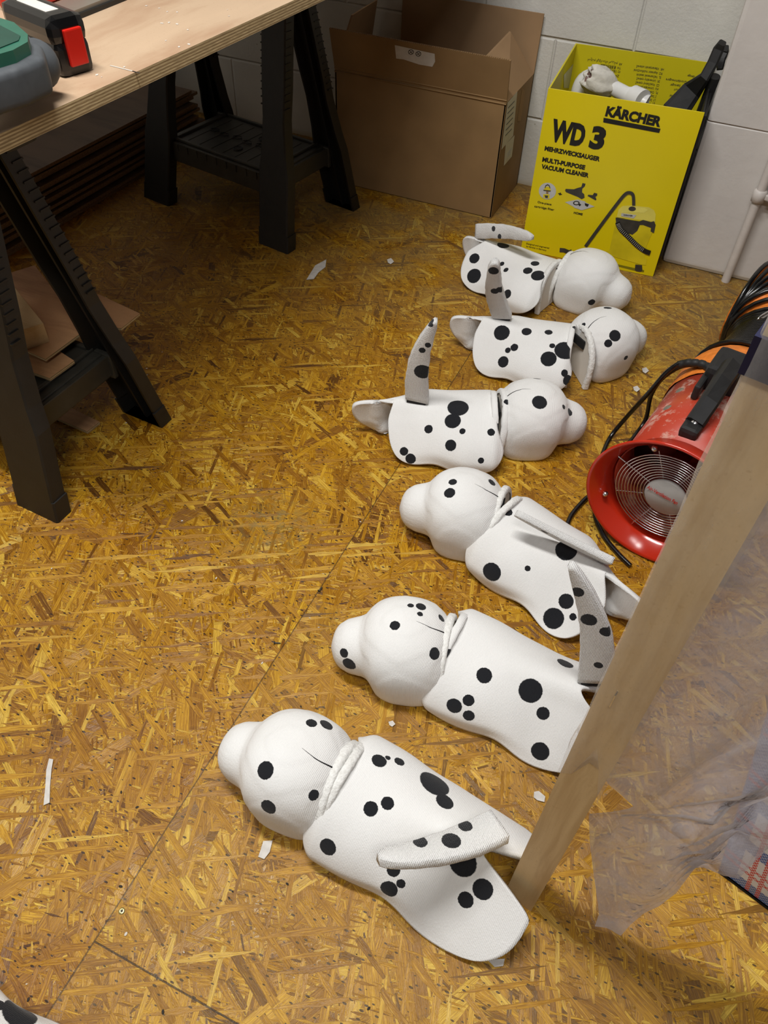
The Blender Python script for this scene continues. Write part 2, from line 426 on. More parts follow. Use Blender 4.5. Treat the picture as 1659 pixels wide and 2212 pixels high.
# floor film: translucent polythene
def mat_film(name, tr=0.42, tint=(0.80, 0.79, 0.80, 1), bs=0.55):
    t = NT(name); v = t.obj()
    n, _ = t.noise(v, 9, 4, 0.6); n2, _ = t.noise(t.mapping(v, scale=(1, 1, 0.35), rot=(0.3, 0.4, 0)), 26, 5, 0.65)
    tp = t.n('ShaderNodeBsdfTransparent'); tp.inputs[0].default_value = (0.96, 0.95, 0.95, 1)
    tl = t.n('ShaderNodeBsdfTranslucent'); tl.inputs[0].default_value = tint
    mx = t.n('ShaderNodeMixShader'); mx.inputs[0].default_value = 0.45
    t.base(tint); t.set(rough=0.3, spec=0.5)
    h = t.math('ADD', t.math('MULTIPLY', n, 1.0), t.math('MULTIPLY', n2, 0.6)); t.bump(h, bs, 0.012)
    t.l(t.b.outputs[0], mx.inputs[1]); t.l(tl.outputs[0], mx.inputs[2])
    mx2 = t.n('ShaderNodeMixShader'); t.put(mx2.inputs[0], t.maprange(n2, 0.35, 0.7, tr+0.12, tr-0.12))
    t.l(mx.outputs[0], mx2.inputs[1]); t.l(tp.outputs[0], mx2.inputs[2])
    t.l(mx2.outputs[0], t.out.inputs[0]); return t.m
MT['film'] = mat_film('polythene', .33, (0.80, 0.82, 0.92, 1))
MT['film2'] = mat_film('polythene_wrap', 0.78, (0.92, 0.91, 0.88, 1), 0.15)

# woven check bag
t = NT('woven_check'); v = t.obj()
uvn = t.n('ShaderNodeUVMap'); sp = t.n('ShaderNodeSeparateXYZ'); t.l(uvn.outputs[0], sp.inputs[0])
def stripe(u, per, a, b):
    fr = t.math('FRACT', t.math('DIVIDE', u, per))
    return t.math('MULTIPLY', t.math('GREATER_THAN', fr, a), t.math('LESS_THAN', fr, b))
bl = t.math('MAXIMUM', stripe(sp.outputs[0], .085, .0, .28), stripe(sp.outputs[1], .085, .0, .28))
rd = t.math('MAXIMUM', t.math('MAXIMUM', stripe(sp.outputs[0], .085, .45, .52), stripe(sp.outputs[0], .085, .62, .69)), t.math('MAXIMUM', stripe(sp.outputs[1], .085, .45, .52), stripe(sp.outputs[1], .085, .62, .69)))
ck = t.n('ShaderNodeTexChecker'); ck.inputs['Scale'].default_value = 330; t.l(uvn.outputs[0], ck.inputs[0])
c = t.mix(t.math('MULTIPLY', bl, t.maprange(ck.outputs[1], 0, 1, .55, 1)), srgb(206, 206, 208), srgb(44, 84, 150))
c = t.mix(t.math('MULTIPLY', rd, t.maprange(ck.outputs[1], 0, 1, .3, 1)), c, srgb(190, 44, 52))
t.base(c); t.set(rough=0.4); t.bump(ck.outputs[1], 0.3, 0.001); MT['check'] = t.m

# ================================================================== STRUCTURE
bm = NB(); box(bm, (-0.5, 0.9, -0.01), (4.6, 4.4, 0.02)); o = obj('floor', bm, MT['osb']); tag(o, kind='structure')
bm = NB(); box(bm, (-0.6, 2.605, 1.3), (3.2, 0.2, 2.6)); tag(obj('wall_back', bm, MT['block']), kind='structure')
bm = NB(); box(bm, (0.86, 2.36, 1.3), (1.9, 0.284, 2.6), bev=0.012); tag(obj('wall_pillar', bm, MT['pillar']), kind='structure')
bm = NB(); box(bm, (-2.3, 0.9, 1.3), (0.2, 4.4, 2.6)); tag(obj('wall_left', bm, MT['block']), kind='structure')

# conduit and its saddle clip on the pillar
cd = empty('conduit', (0.095, 2.195, 0), 'white painted vertical pipe fixed to the wall above the coiled hose', 'pipe')
bm = NB(); tube(bm, [(0, 0, 0.0), (0, 0, 1.6)], 0.0115, 16); obj('pipe', bm, MT['paint'], cd, True)
bm = NB(); tube(bm, [(0, 0, 0.232), (0, 0, 0.234), (0, 0, 0.262), (0, 0, 0.264)], lambda i: 0.0165 if i in (1, 2) else 0.012, 18)
box(bm, (0.026, 0.0, 0.248), (0.03, 0.012, 0.014), bev=0.002); box(bm, (0.036, 0.004, 0.248), (0.014, 0.03, 0.024), bev=0.003)
obj('pipe_clip', bm, MT['paint'], cd, True)

# ================================================================== TABLE
TZ = 0.75
ta, tb = at(0, 289, TZ), at(636, 0, TZ)
ed = (tb - ta).normalized(); out = Vector((ed.y, -ed.x, 0))
tt = empty('work_table', (ta + ed*0.6 - out*0.6).xy.to_3d(), 'plywood work board laid across black sawhorses, top left', 'table')
def ttloc(p): return Vector(p) - tt.location
bm = NB()
A0, A1 = ta - ed*0.015, ta + ed*1.66
for (q, m) in ((A0, 0),): pass
pts = [A0, A1, A1 - out*1.15, A0 - out*1.15]
top = [bm.verts.new(ttloc(p)) for p in pts]; bot = [bm.verts.new(ttloc(p) - Vector((0, 0, 0.022))) for p in pts]
f = bm.faces.new(top); f.material_index = 0
f = bm.faces.new(bot[::-1]); f.material_index = 0
for i in range(4):
    j = (i+1) % 4; f = bm.faces.new((top[j], top[i], bot[i], bot[j])); f.material_index = 1
bmesh.ops.recalc_face_normals(bm, faces=bm.faces)
obj('board', bm, [MT['ply'], MT['plyedge']], tt)
# split and splinter at the edge
bm = NB()
p0, p1, p2 = ttloc(at(238, 142, TZ)), ttloc(at(286, 154, TZ)), ttloc(at(302, 159, TZ))
for a, b, w, m in ((p0, p1, .0022, 0), (p1, p2, .0022, 1)):
    s_ = (b-a).normalized().cross(Vector((0, 0, 1)))
    vs = [bm.verts.new(q + Vector((0, 0, .0006))) for q in (a - s_*w*.5, a + s_*w*.5, b + s_*w*.6, b - s_*w*.6)]
    fc = bm.faces.new(vs); fc.material_index = m
bmesh.ops.recalc_face_normals(bm, faces=bm.faces)
obj('splinter', bm, [MT['crumb'], MT['darkcrumb']], tt)

# sawdust chips on the table
rnd = random.Random(3)
first = None
for i in range(46):
    px, py = rnd.uniform(20, 560), rnd.uniform(10, 270)
    if py > 285 - px*0.44 or (px < 200 and py < 190): continue
    p = at(px, py, TZ)
    if first is None:
        bm = NB(); bmesh.ops.create_icosphere(bm, subdivisions=1, radius=0.0016, matrix=Matrix.Diagonal((1.6, 1, .35, 1)))
        o = first = obj('sawdust_chip', bm, MT['crumb'])
    else:
        o = first.copy(); COL.objects.link(o)
    o.location = p + Vector((0, 0, 0.0005)); o.rotation_euler = (0, 0, rnd.uniform(0, 3)); s = rnd.uniform(.5, 1.5); o.scale = (s, s, 1)
    tag(o, 'tiny pale sawdust chip lying on the plywood table top', 'chip', 'sawdust chips on the table top')

# ================================================================== SAWHORSES
def sawhorse(cx, cy, rz, label, name='sawhorse'):
    """beam along local x, A frame splayed in local y"""
    root = empty(name, (cx, cy, 0), label, 'sawhorse', rz=rz)
    ztop = TZ - 0.024
    bm = NB(); box(bm, (0, 0, ztop - 0.03), (0.62, 0.055, 0.06), bev=0.006); obj('beam', bm, MT['sawhorse'], root)
    for sx in (1, -1):
        for sy in (1, -1):
            bm = NB()
            # leg profile: (z, xin, xout, y) in local space, lower end flares
            Z = [ztop - 0.01, 0.40, 0.33, 0.24, 0.19, 0.045, 0.045, 0.0]
            rows = []
            for k, z in enumerate(Z):
                q = 1 - z/ztop
                xc = 0.185 + 0.052*q
                w = 0.040 if z >= 0.40 else (0.037 if z >= .33 else (0.044 if z >= .24 else 0.052))
                if k >= 6: w += 0.003
                y = 0.028 + 0.152*q
                dpt = 0.034 if k < 6 else 0.037
                rows.append((z, xc - w, xc + w, y, dpt))
            def col(fn): return [Vector(fn(r)) for r in rows]
            pts = [col(lambda r: (sx*r[1], sy*(r[3] - r[4]), r[0])), col(lambda r: (sx*r[1], sy*(r[3] - .003), r[0])), col(lambda r: (sx*(r[1]+.004), sy*r[3], r[0])),
                   col(lambda r: (sx*(r[2]-.004), sy*r[3], r[0])), col(lambda r: (sx*r[2], sy*(r[3]-.003), r[0])), col(lambda r: (sx*r[2], sy*(r[3] - r[4]), r[0])),
                   col(lambda r: (sx*(r[2]-.006), sy*(r[3]-r[4]), r[0])), col(lambda r: (sx*(r[2]-.008), sy*(r[3]-.006), r[0])),
                   col(lambda r: (sx*(r[1]+.008), sy*(r[3]-.006), r[0])), col(lambda r: (sx*(r[1]+.006), sy*(r[3]-r[4]), r[0]))]
            quadgrid(bm, pts, closed_u=True)
            # middle web seen inside the channel
            mid = lambda r, dx, dy: (sx*((r[1]+r[2])/2 + dx), sy*(r[3] - dy), r[0])
            quadgrid(bm, [col(lambda r: mid(r, .003, .006)), col(lambda r: mid(r, .003, .024)), col(lambda r: mid(r, -.003, .024)), col(lambda r: mid(r, -.003, .006))])
            # close foot
            lo = [p[-1] for p in pts[:6]]; bm.faces.new([bm.verts.new(p) for p in lo])
            # anti-slip teeth on both long edges
            zz = 0.36
            while zz < ztop - 0.05:
                q = 1 - zz/ztop; xc = 0.185 + 0.052*q; y = 0.028 + .152*q
                for e in (-1, 1):
                    box(bm, (sx*(xc + e*0.0395), sy*(y - 0.012), zz), (0.0050, 0.022, 0.0028))
                zz += 0.017
            bmesh.ops.recalc_face_normals(bm, faces=bm.faces)
            obj('leg', bm, MT['sawhorse'], root)
    # tray shelf between the legs
    bm = NB(); zs = 0.185
    box(bm, (0, 0, zs - 0.012), (0.40, 0.235, 0.022), bev=0.004)
    for sy in (1, -1):
        box(bm, (0, sy*0.1225, zs - 0.03), (0.44, 0.012, 0.058), bev=0.003)
        for k in range(11): box(bm, (-0.19 + k*.038, sy*.1295, zs - .014), (0.003, .003, .02))
        box(bm, (0, sy*0.113, zs + 0.002), (0.36, 0.008, 0.008), bev=.002)
    for sx in (1, -1): box(bm, (sx*0.176, 0, zs + 0.002), (0.008, 0.225, 0.008), bev=.002); box(bm, (sx*.205, 0, zs - .03), (.012, .24, .05), bev=.003)
    for k in range(7): box(bm, (-0.14 + k*0.046, 0, zs - 0.0005), (0.0015, 0.19, 0.0012))
    obj('shelf', bm, MT['shelf_lit'], root)
    bm = NB()
    for k in range(6):
        a = Vector((-0.125 + k*0.045, 0.004*(-1)**k, zs + .0015))
        lathe(bm, [(0.013, 0), (0.016, 0), (0.016, .002), (0.013, .002)], Matrix.Translation(a) @ Matrix.Diagonal((1.1, .8, 1, 1)), 6, closed=True)
    for dx, dy in ((0.03, 0.045), (0.015, -0.05)):
        lathe(bm, [(0.001, .001), (0.011, .001), (.013, .003), (.015, 0)], Matrix.Translation((dx, dy, zs)), 20)
    obj('shelf_relief', bm, MT['blackmatt'], root)
    return root
sawhorse(-1.33, 1.985, math.radians(-10), 'black plastic sawhorse with shelf near the cardboard box, under far end of table')
sawhorse(-1.255, 0.855, math.radians(-3), 'black plastic sawhorse at the left edge holding plywood offcuts on its shelf')

# plywood offcuts on the near shelf
def slab(name, pix, z, th, label, cat, mats, group=None):
    P = [at(x, y, z) for x, y in pix]
    o0 = sum(P, Vector())/len(P); o0.z = 0
    bm = NB(); a = [bm.verts.new(p - o0 - Vector((0, 0, z))) for p in P]; b = [bm.verts.new(p - o0 - Vector((0, 0, z + th))) for p in P]
    bm.faces.new(a).material_index = 0; bm.faces.new(b[::-1]).material_index = 0
    for i in range(len(a)):
        j = (i+1) % len(a); bm.faces.new((a[j], a[i], b[i], b[j])).material_index = 1
    bmesh.ops.recalc_face_normals(bm, faces=bm.faces)
    o = obj(name, bm, mats); o.location = o0 + Vector((0, 0, z)); return tag(o, label, cat, group)
PM = [MT['ply2'], MT['plyedge']]
slab('plywood_offcut', [(-130, 660), (20, 590), (75, 573), (182, 714), (98, 776), (30, 745)], 0.216, 0.006, 'square reddish plywood offcut on top of the shelf pile, under the wood block', 'offcut', PM)
slab('plywood_offcut', [(-40, 660), (170, 635), (214, 636), (302, 677), (262, 709), (180, 700), (40, 740)], 0.208, 0.006, 'long plywood offcut poking out to the right behind the sawhorse leg', 'offcut', PM)
slab('plywood_offcut', [(-60, 770), (-30, 700), (100, 740), (160, 779), (107, 817), (30, 790)], 0.200, 0.007, 'smaller plywood offcut with torn end under the square one', 'offcut', PM)
slab('plywood_offcut', [(-20, 800), (15, 812), (215, 911), (188, 932), (60, 876), (-40, 830)], 0.008, 0.007, 'narrow pale plywood strip lying low behind the leftmost sawhorse leg', 'offcut', PM)
# block of pine with end grain
bz = 0.216 + 0.045
c0 = at(48, 690, bz); bm = NB(); Rb = Matrix.Rotation(math.radians(-28), 4, 'Z')
box(bm, (-0.045, 0.0, -0.0225), (0.16, 0.058, 0.045), Rb, bev=.0015)
mr = NT('end_grain'); v = mr.obj(); w = mr.n('ShaderNodeTexWave', wave_type='RINGS', rings_direction='SPHERICAL'); mr.l(mr.mapping(v, loc=(0, -.02, .06)), w.inputs[0]); w.inputs['Scale'].default_value = 60; w.inputs['Distortion'].default_value = 1
mr.base(mr.ramp(w.outputs[1], [(0.1, srgb(186, 156, 110)), (.6, srgb(204, 176, 130))])); mr.set(rough=.7)
o = obj('wood_block', bm, mat_wood('pine_block', srgb(204, 176, 130), srgb(184, 152, 106), scale=(3, 30, 30))); o.location = c0; tag(o, 'short squared pine block with rings showing on its sawn end, on the shelf', 'block')

# ---- stacked sheets behind, against the left wall
N_SH = 13
p_a, p_b = at(128, 489), at(328, 370)
dirn = (p_b - p_a).normalized(); nrm = Vector((dirn.y, -dirn.x, 0))
first = None
for k in range(N_SH):
    a = p_a - dirn*(0.62 if k < 11 else .55) + nrm*(0.012*math.sin(k*2.3) - 0.002*k)
    L = 1.52 + 0.03*math.sin(k*1.7)
    if first is None:
        bm = NB(); box(bm, (L/2, -0.31, 0.0), (L, 0.62, 0.0088)); 
        for f_2 in bm.faces: f_2.material_index = 0 if abs(f_2.normal.z) > .5 else 1
        o = first = obj('sheet_board', bm, [MT['sheetface'], MT['card_edge']])
    else:
        o = first.copy(); COL.objects.link(o)
    th = math.atan2(dirn.y, dirn.x)
    o.rotation_euler = (0, 0, th + PI + 0.006*math.sin(k*3.1)); 
    o.location = p_b + dirn*(0.30 + .02*math.sin(k*1.9)) + nrm*(0.010*math.sin(k*2.3) - 0.0025*k) + Vector((0, 0, 0.005 + k*0.0125))
    tag(o, 'thin brown sheet board in the flat stack on the floor beside the left wall', 'board', 'sheet boards stacked under the table')

# ================================================================== CARDBOARD BOX
CBx0, CBx1, CBy0, CBy1, CBz = -1.155, -0.62, 2.232, 2.492, 0.338
cb = empty('cardboard_box', (CBx1 - 0.27, 2.36, 0), 'large open brown cardboard carton with raised flaps standing behind the sawhorse', 'box')
def cl(x, y, z): return Vector((x, y, z)) - cb.location
TH = 0.005
bm = NB()
W_ = CBx1 - CBx0
box(bm, cl((CBx0+CBx1)/2, CBy0 + TH/2, CBz/2 + .001), (W_, TH, CBz - .002), bev=.0012)
box(bm, cl((CBx0+CBx1)/2, CBy1 - TH/2, CBz/2 + .001), (W_, TH, CBz - .002))
for x in (CBx0 + TH/2, CBx1 - TH/2): box(bm, cl(x, (CBy0+CBy1)/2, CBz/2 + .001), (TH, CBy1 - CBy0, CBz - .002))
box(bm, cl((CBx0+CBx1)/2, (CBy0+CBy1)/2, 0.004), (W_ - .01, CBy1 - CBy0 - .01, .005))
obj('carton_body', bm, MT['card'], cb)
def flap(name, pts, th, nv, mats=None):
    bm = NB(); prism(bm, [Vector(p) - cb.location for p in pts], Vector(nv), th)
    return obj(name, bm, mats or MT['card'], cb)
def front_y(px, py, Y=CBy0): return at_y(px, py, Y)
# front flap leans slightly outwards, double crease at its foot
fl_ = [Vector((CBx0, CBy0, CBz)), Vector((CBx1, CBy0, CBz)), Vector((CBx1 + .004, CBy0 - 0.03, CBz + .115)), Vector((CBx0, CBy0 - 0.03, CBz + .115))]
fo = flap('front_flap', fl_, TH, (0, 0.97, 0.26))
bm = NB()
for dz in (-.004, .006): tube(bm, [cl(CBx0, CBy0 - .001, CBz + dz), cl(CBx1, CBy0 - .001, CBz + dz)], 0.0022, 6)
obj('crease', bm, MT['card'], cb, True)
bm = NB(); k = 90
for i in range(k):
    x = CBx0 + (i+.5)*W_/k
    box(bm, cl(x, CBy0 - .0275, CBz + .1155), (W_/k*.55, .0045, .002))
obj('flute_edge', bm, MT['card_edge'], cb)
# back flap
bk = [Vector((CBx0 + .1, CBy1, CBz)), Vector((CBx1, CBy1, CBz)), Vector((CBx1 + .002, CBy1 + .004, CBz + .155)), Vector((CBx0 + .10, CBy1 + .004, CBz + .155))]
flap('back_flap', bk, TH, (0, -1, 0.0), MT['card_in'])
# right flap folded inwards-up, left flap standing
rf = [Vector((CBx1, CBy0 + .012, CBz)), Vector((CBx1, CBy1 - .008, CBz)), Vector((CBx1 - .035, CBy1 - .03, CBz + .115)), Vector((CBx1 - .075, CBy1 - .135, CBz + .09))]
rf = [Vector((CBx1, CBy0 + .008, CBz)), Vector((CBx1, CBy1 - .008, CBz)), Vector((CBx1 - .075, CBy1 - .045, CBz + .11)), Vector((CBx1 - .09, CBy0 + .06, CBz + .085))]
flap('side_flap', rf, TH, (-1, 0, 0.3), MT['card_in'])
lf = [Vector((CBx0, CBy0 + .008, CBz)), Vector((CBx0, CBy1 - .008, CBz)), Vector((CBx0 + .03, CBy1 - .03, CBz + .13)), Vector((CBx0 + .03, CBy0 + .06, CBz + .13))]
flap('side_flap', lf, TH, (-1, 0, 0.0), MT['card_in'])
# labels on box
nf = Vector((0, -0.97, -0.26)).normalized()
fo_o = Vector((CBx0, CBy0, CBz))
nfl = (fl_[1]-fl_[0]).cross(fl_[3]-fl_[0]).normalized()
def decal(name, pix, o, n, off, mat, parent, th=0.0002):
    n = n if n.dot(Vector((0, 0, CAM_H)) - o) > 0 else -n
    P = [at_plane(x, y, o, n) + n*off - parent.location for x, y in pix]
    bm = NB(); prism(bm, P, n, th); return obj(name, bm, mat, parent)
decal('paper_label', [(853, 97), (880, 103), (939, 116), (940, 133), (934, 144), (905, 139), (872, 128), (856, 126)], fo_o, nfl, .0006, MT['paper'], cb)
def ring_pix(c, rx, ry, n=18, rot=0.0):
    return [(c[0] + rx*math.cos(2*PI*i/n)*math.cos(rot) - ry*math.sin(2*PI*i/n)*math.sin(rot), c[1] + rx*math.cos(2*PI*i/n)*math.sin(rot) + ry*math.sin(2*PI*i/n)*math.cos(rot)) for i in range(n)]
for cx_, cy_ in ((888, 112), (904, 116)):
    g = decal('printed_symbol', ring_pix((cx_, cy_), 6.2, 5.6), fo_o, nfl, .0009, MT['ink'], cb)
    decal('symbol_centre', ring_pix((cx_, cy_), 4.8, 4.2), fo_o, nfl, .0012, MT['paper'], cb)
    decal('printed_symbol', [(cx_-4, cy_-4), (cx_-3, cy_-4.6), (cx_+4, cy_+3.6), (cx_+3, cy_+4.2)], fo_o, nfl, .0015, MT['ink'], cb)
    decal('printed_symbol', [(cx_+3.4, cy_-2.4), (cx_+4, cy_-1.4), (cx_-3.4, cy_+2.6), (cx_-4, cy_+1.6)], fo_o, nfl, .0016, MT['ink'], cb)
sd_o, sd_n = Vector((CBx1, CBy0, 0)), Vector((1, 0, 0))
decal('paper_label', [(1096, 222), (1117, 198), (1108, 293), (1083, 323)], sd_o, sd_n, .0006, MT['paper'], cb)
decal('paper_label', [(1092, 312), (1111, 292), (1105, 338), (1088, 358)], sd_o, sd_n, .0006, MT['paper'], cb)
decal('tape_strip', [(1128, 190), (1134, 196), (1124, 262), (1117, 262)], sd_o, sd_n, .0006, MT['card_in'], cb)
for k in range(6):
    x0, y0 = 1097 - k*1.2, 232 + k*12
    decal('label_print', [(x0, y0), (x0+14, y0-15), (x0+13.6, y0-12.5), (x0-.3, y0+2.5)], sd_o, sd_n, .0009, MT['ink2'], cb)
decal('label_print', [(1095, 330), (1105, 318), (1102, 334), (1093, 344)], sd_o, sd_n, .0009, MT['greyprint'], cb)

# ================================================================== YELLOW VACUUM BOX
BL, BR = at(1125, 540), at(1410, 598)
bu = (BR - BL).normalized(); bn = Vector((bu.y, -bu.x, 0))   # bn faces the camera
bw = (BR - BL).length; bd = 0.375; bh = 0.442
yb = empty('vacuum_box', (BL + bu*bw/2 - bn*bd/2).xy.to_3d(), 'tall open yellow vacuum cleaner box with black lettering standing by the wall', 'box')
def yl(u, v, w):   # along front, height, depth backwards
    return BL + bu*u + Vector((0, 0, v)) - bn*w - yb.location
def panel(bm, u0, u1, v0, v1, w0, w1, mi=0):
    vs = [bm.verts.new(yl(u, v, w)) for u in (u0, u1) for v in (v0, v1) for w in (w0, w1)]
    for q in ((0,1,3,2), (4,6,7,5), (0,4,5,1), (2,3,7,6), (0,2,6,4), (1,5,7,3)):
        bm.faces.new([vs[i] for i in q]).material_index = mi
T_ = .004
bm = NB()
panel(bm, 0, bw, 0.001, bh, 0, T_, 0)
panel(bm, 0, bw, 0.001, bh, bd - T_, bd, 1)
panel(bm, 0, T_, 0.001, bh, T_, bd - T_, 1)
panel(bm, bw - T_, bw, 0.001, bh, T_, bd - T_, 2)
panel(bm, T_, bw - T_, 0.001, .006, T_, bd - T_, 1)
bmesh.ops.recalc_face_normals(bm, faces=bm.faces)
obj('carton_body', bm, [MT['yellow'], MT['yellow_in'], MT['blackmatt']], yb)
bm = NB(); panel(bm, bw + .0005, bw + .0075, .06, bh - .01, .01, bd*.55, 0); bmesh.ops.recalc_face_normals(bm, faces=bm.faces)
obj('folded_flap', bm, MT['blackmatt'], yb)
YO, YN = BL.copy(), bn.copy()
_txt = {}
def lettering(name, body, p0, p1, cap, o, n, upv, parent, mat, bold=0.0, off=.0006, asc=0.70):
    """text whose baseline runs from pixel p0 to p1 on a plane; cap = capital height in metres"""
    n = n if n.dot(Vector((0, 0, CAM_H)) - o) > 0 else -n
    a, b = at_plane(*p0, o, n), at_plane(*p1, o, n)
    cu = bpy.data.curves.new(name, 'FONT'); cu.body = body; cu.offset = bold; cu.resolution_u = 3; cu.extrude = 0.001
    to = bpy.data.objects.new('tmp_text', cu); COL.objects.link(to)
    bpy.context.view_layer.update()
    dg = bpy.context.evaluated_depsgraph_get()
    me = bpy.data.meshes.new_from_object(to.evaluated_get(dg))
    bpy.data.objects.remove(to); bpy.data.curves.remove(cu)
    xs = [v.co.x for v in me.vertices]
    if not xs: return None
    x0, x1 = min(xs), max(xs)
    ux = (b - a); ln = ux.length; ux.normalize(); uy = n.cross(ux); 
    for v in me.vertices:
        q = v.co
        v.co = a + ux*((q.x - x0)/(x1 - x0)*ln) + uy*(q.y/asc*cap) + n*(off + (q.z + .001)*0.15) - parent.location
    me.name = name; me.materials.clear(); me.materials.append(mat)
    ob = bpy.data.objects.new(name, me); COL.objects.link(ob); ob.parent = parent
    return ob
L = lambda body, p0, p1, cap, bold=.02: lettering('lettering', body, p0, p1, cap, YO, YN, 1, yb, MT['ink'], bold)
L('K\u00c4RCHER', (1307, 249), (1426, 273), .0215, .055)
decal('lettering_bar', [(1304, 254), (1427, 278), (1424, 287), (1303, 264)], YO, YN, .0006, MT['ink'], yb)
L('WD', (1187, 301), (1259, 315), .050, .055)
L('3', (1271, 316), (1302, 322), .050, .055)
L('MEHRZWECKSAUGER', (1176, 324), (1295, 348), .0108, .05)
L('MULTI-PURPOSE', (1171, 348), (1263, 366), .0108, .05)
L('VACUUM CLEANER', (1169, 363), (1271, 383), .0108, .05)
L('One-piece', (1161, 438), (1191, 443.5), .0058, .01)
L('cartridge filter', (1154, 447), (1197, 455), .0058, .01)
L('+', (1205, 421), (1213, 423), .0085, .05)
L('HOME', (1239, 461), (1258, 465), .0058, .03)
L('Designed and engineered', (1137, 527), (1186, 537), .0045, .0)
L('by K\u00e4rcher in Germany', (1137, 533), (1180, 542), .0045, .0)
D = lambda name, pix, mat, off=.0004: decal(name, pix, YO, YN, off, mat, yb)
def Z6(pts, s=4.74, ox=1130, oy=380): return [(ox + x/s, oy + y/s) for x, y in pts]   # from the close-up view
D('printed_circle', ring_pix((1182.6, 412.5), 18.6, 18.0, 28), MT['greyprint'])
D('printed_vacuum', Z6([(222, 118), (236, 108), (262, 108), (278, 122), (286, 150), (210, 142)]), MT['yellow2'], .0008)
D('printed_vacuum', Z6([(236, 150), (262, 152), (258, 184), (236, 180)]), MT['card'], .0008)
D('printed_vacuum', Z6([(206, 186), (272, 186), (270, 232), (206, 222)]), MT['yellow2'], .0008)
D('printed_vacuum', Z6([(208, 140), (284, 148), (280, 158), (210, 150)]), MT['ink2'], .0011)
D('printed_vacuum', Z6([(220, 196), (258, 200), (252, 226), (228, 222)]), MT['ink2'], .0011)
hook = [Z6([(x, y)])[0] for x, y in ((222, 122), (228, 96), (252, 82), (274, 98), (280, 124), (272, 124), (266, 102), (252, 92), (234, 102), (230, 124))]
D('printed_vacuum', hook, MT['ink2'], .0011)
D('printed_nozzle', Z6([(430, 150), (436, 132), (520, 136), (560, 122), (596, 112), (608, 72), (640, 80), (632, 106), (606, 130), (604, 168), (626, 186), (630, 222), (600, 238), (560, 214), (440, 166)]), MT['ink2'])
D('printed_nozzle', Z6([(660, 204), (668, 192), (712, 196), (728, 172), (760, 180), (758, 202), (740, 214), (752, 240), (742, 250)]), MT['ink2'])
D('printed_bags', Z6([(430, 268), (560, 240), (640, 262), (540, 328)]), MT['greyprint'])
D('printed_bags', Z6([(520, 322), (620, 262), (732, 312), (600, 350)]), MT['greyprint'], .0008)
D('printed_bags', ring_pix(Z6([(546, 276)])[0], 7, 4.6), MT['ink'], .0011); D('printed_bags', ring_pix(Z6([(546, 276)])[0], 4.6, 2.8), MT['greyprint'], .0014)
D('printed_bags', Z6([(632, 276), (676, 290), (660, 316), (634, 300)]), MT['ink'], .0011)
D('printed_bags', Z6([(566, 290), (584, 282), (596, 294), (576, 310)]), MT['ink'], .0012)
# printed vacuum cleaner picture
D('printed_shadow', Z6([(905, 890), (1240, 965), (1236, 985), (1180, 980), (930, 915)]), simple('print_shadow', srgb(126, 120, 10), .5), .0004)
D('printed_vacuum', Z6([(948, 470), (884, 760), (850, 770), (870, 808), (1220, 910), (1258, 912), (1268, 850), (1240, 838), (1262, 720), (1330, 560), (1330, 470), (1130, 400)]), MT['yellow2'], .0008)
D('printed_vacuum', Z6([(958, 420), (980, 340), (1020, 306), (1100, 300), (1290, 320), (1340, 350), (1358, 390), (1352, 470), (1240, 452), (1100, 438)]), MT['yellow3'], .0011)
D('printed_vacuum', Z6([(1000, 376), (1030, 334), (1120, 318), (1250, 330), (1280, 346), (1240, 376), (1120, 372)]), simple('print_lid', srgb(232, 222, 110), .4), .0014)
D('printed_vacuum', Z6([(948, 424), (1190, 462), (1230, 448), (1310, 470), (1340, 460), (1358, 500), (1340, 582), (1306, 566), (1310, 530), (1230, 500), (1196, 500), (1170, 560), (1120, 600), (1000, 560), (956, 520)]), MT['ink2'], .0014)
D('printed_badge', Z6([(1008, 378), (1160, 398), (1134, 430), (1004, 408)]), MT['greyprint'], .0018)
lettering('lettering', 'K\u00c4RCHER', Z6([(1030, 402)])[0], Z6([(1122, 412)])[0], .0035, YO, YN, 1, yb, MT['ink'], .02, .0022)
D('printed_vacuum', ring_pix(Z6([(1118, 334)])[0], 8, 5), MT['ink2'], .0018)
D('printed_vacuum', Z6([(1150, 904), (1218, 912), (1222, 966), (1200, 980), (1160, 974), (1144, 960)]), MT['ink2'], .0012)
D('printed_vacuum', Z6([(884, 838), (940, 852), (936, 880), (900, 888)]), MT['ink2'], .0012)
def stroke(pix, wpx, mat, off, name='printed_vacuum'):
    P = [Vector((x, y)) for x, y in pix]; Lf, Rt = [], []
    for i, p in enumerate(P):
        d = (P[min(i+1, len(P)-1)] - P[max(i-1, 0)]).normalized(); n2_ = Vector((-d.y, d.x))*wpx/2
        Lf.append(tuple(p + n2_)); Rt.append(tuple(p - n2_))
    for i in range(len(P)-1): pass
    return D(name, Lf + Rt[::-1], mat, off)
pipe = [tuple(q[:2]) for q in catmull([(*p, 0) for p in Z6([(640, 720), (800, 500), (950, 300), (1040, 190), (1090, 168), (1128, 196), (1134, 300)])], 5)]
stroke(pipe, 7.0, MT['ink2'], .0022)
stroke(Z6([(375, 756), (420, 760), (470, 780), (500, 770)]), 9.0, MT['ink2'], .0012)
hose = [tuple(q[:2]) for q in catmull([(*p, 0) for p in Z6([(968, 470), (1000, 540), (1080, 620), (1160, 700), (1240, 760), (1304, 786)])], 6)]
stroke(hose, 10.5, MT['ink'], .0026)
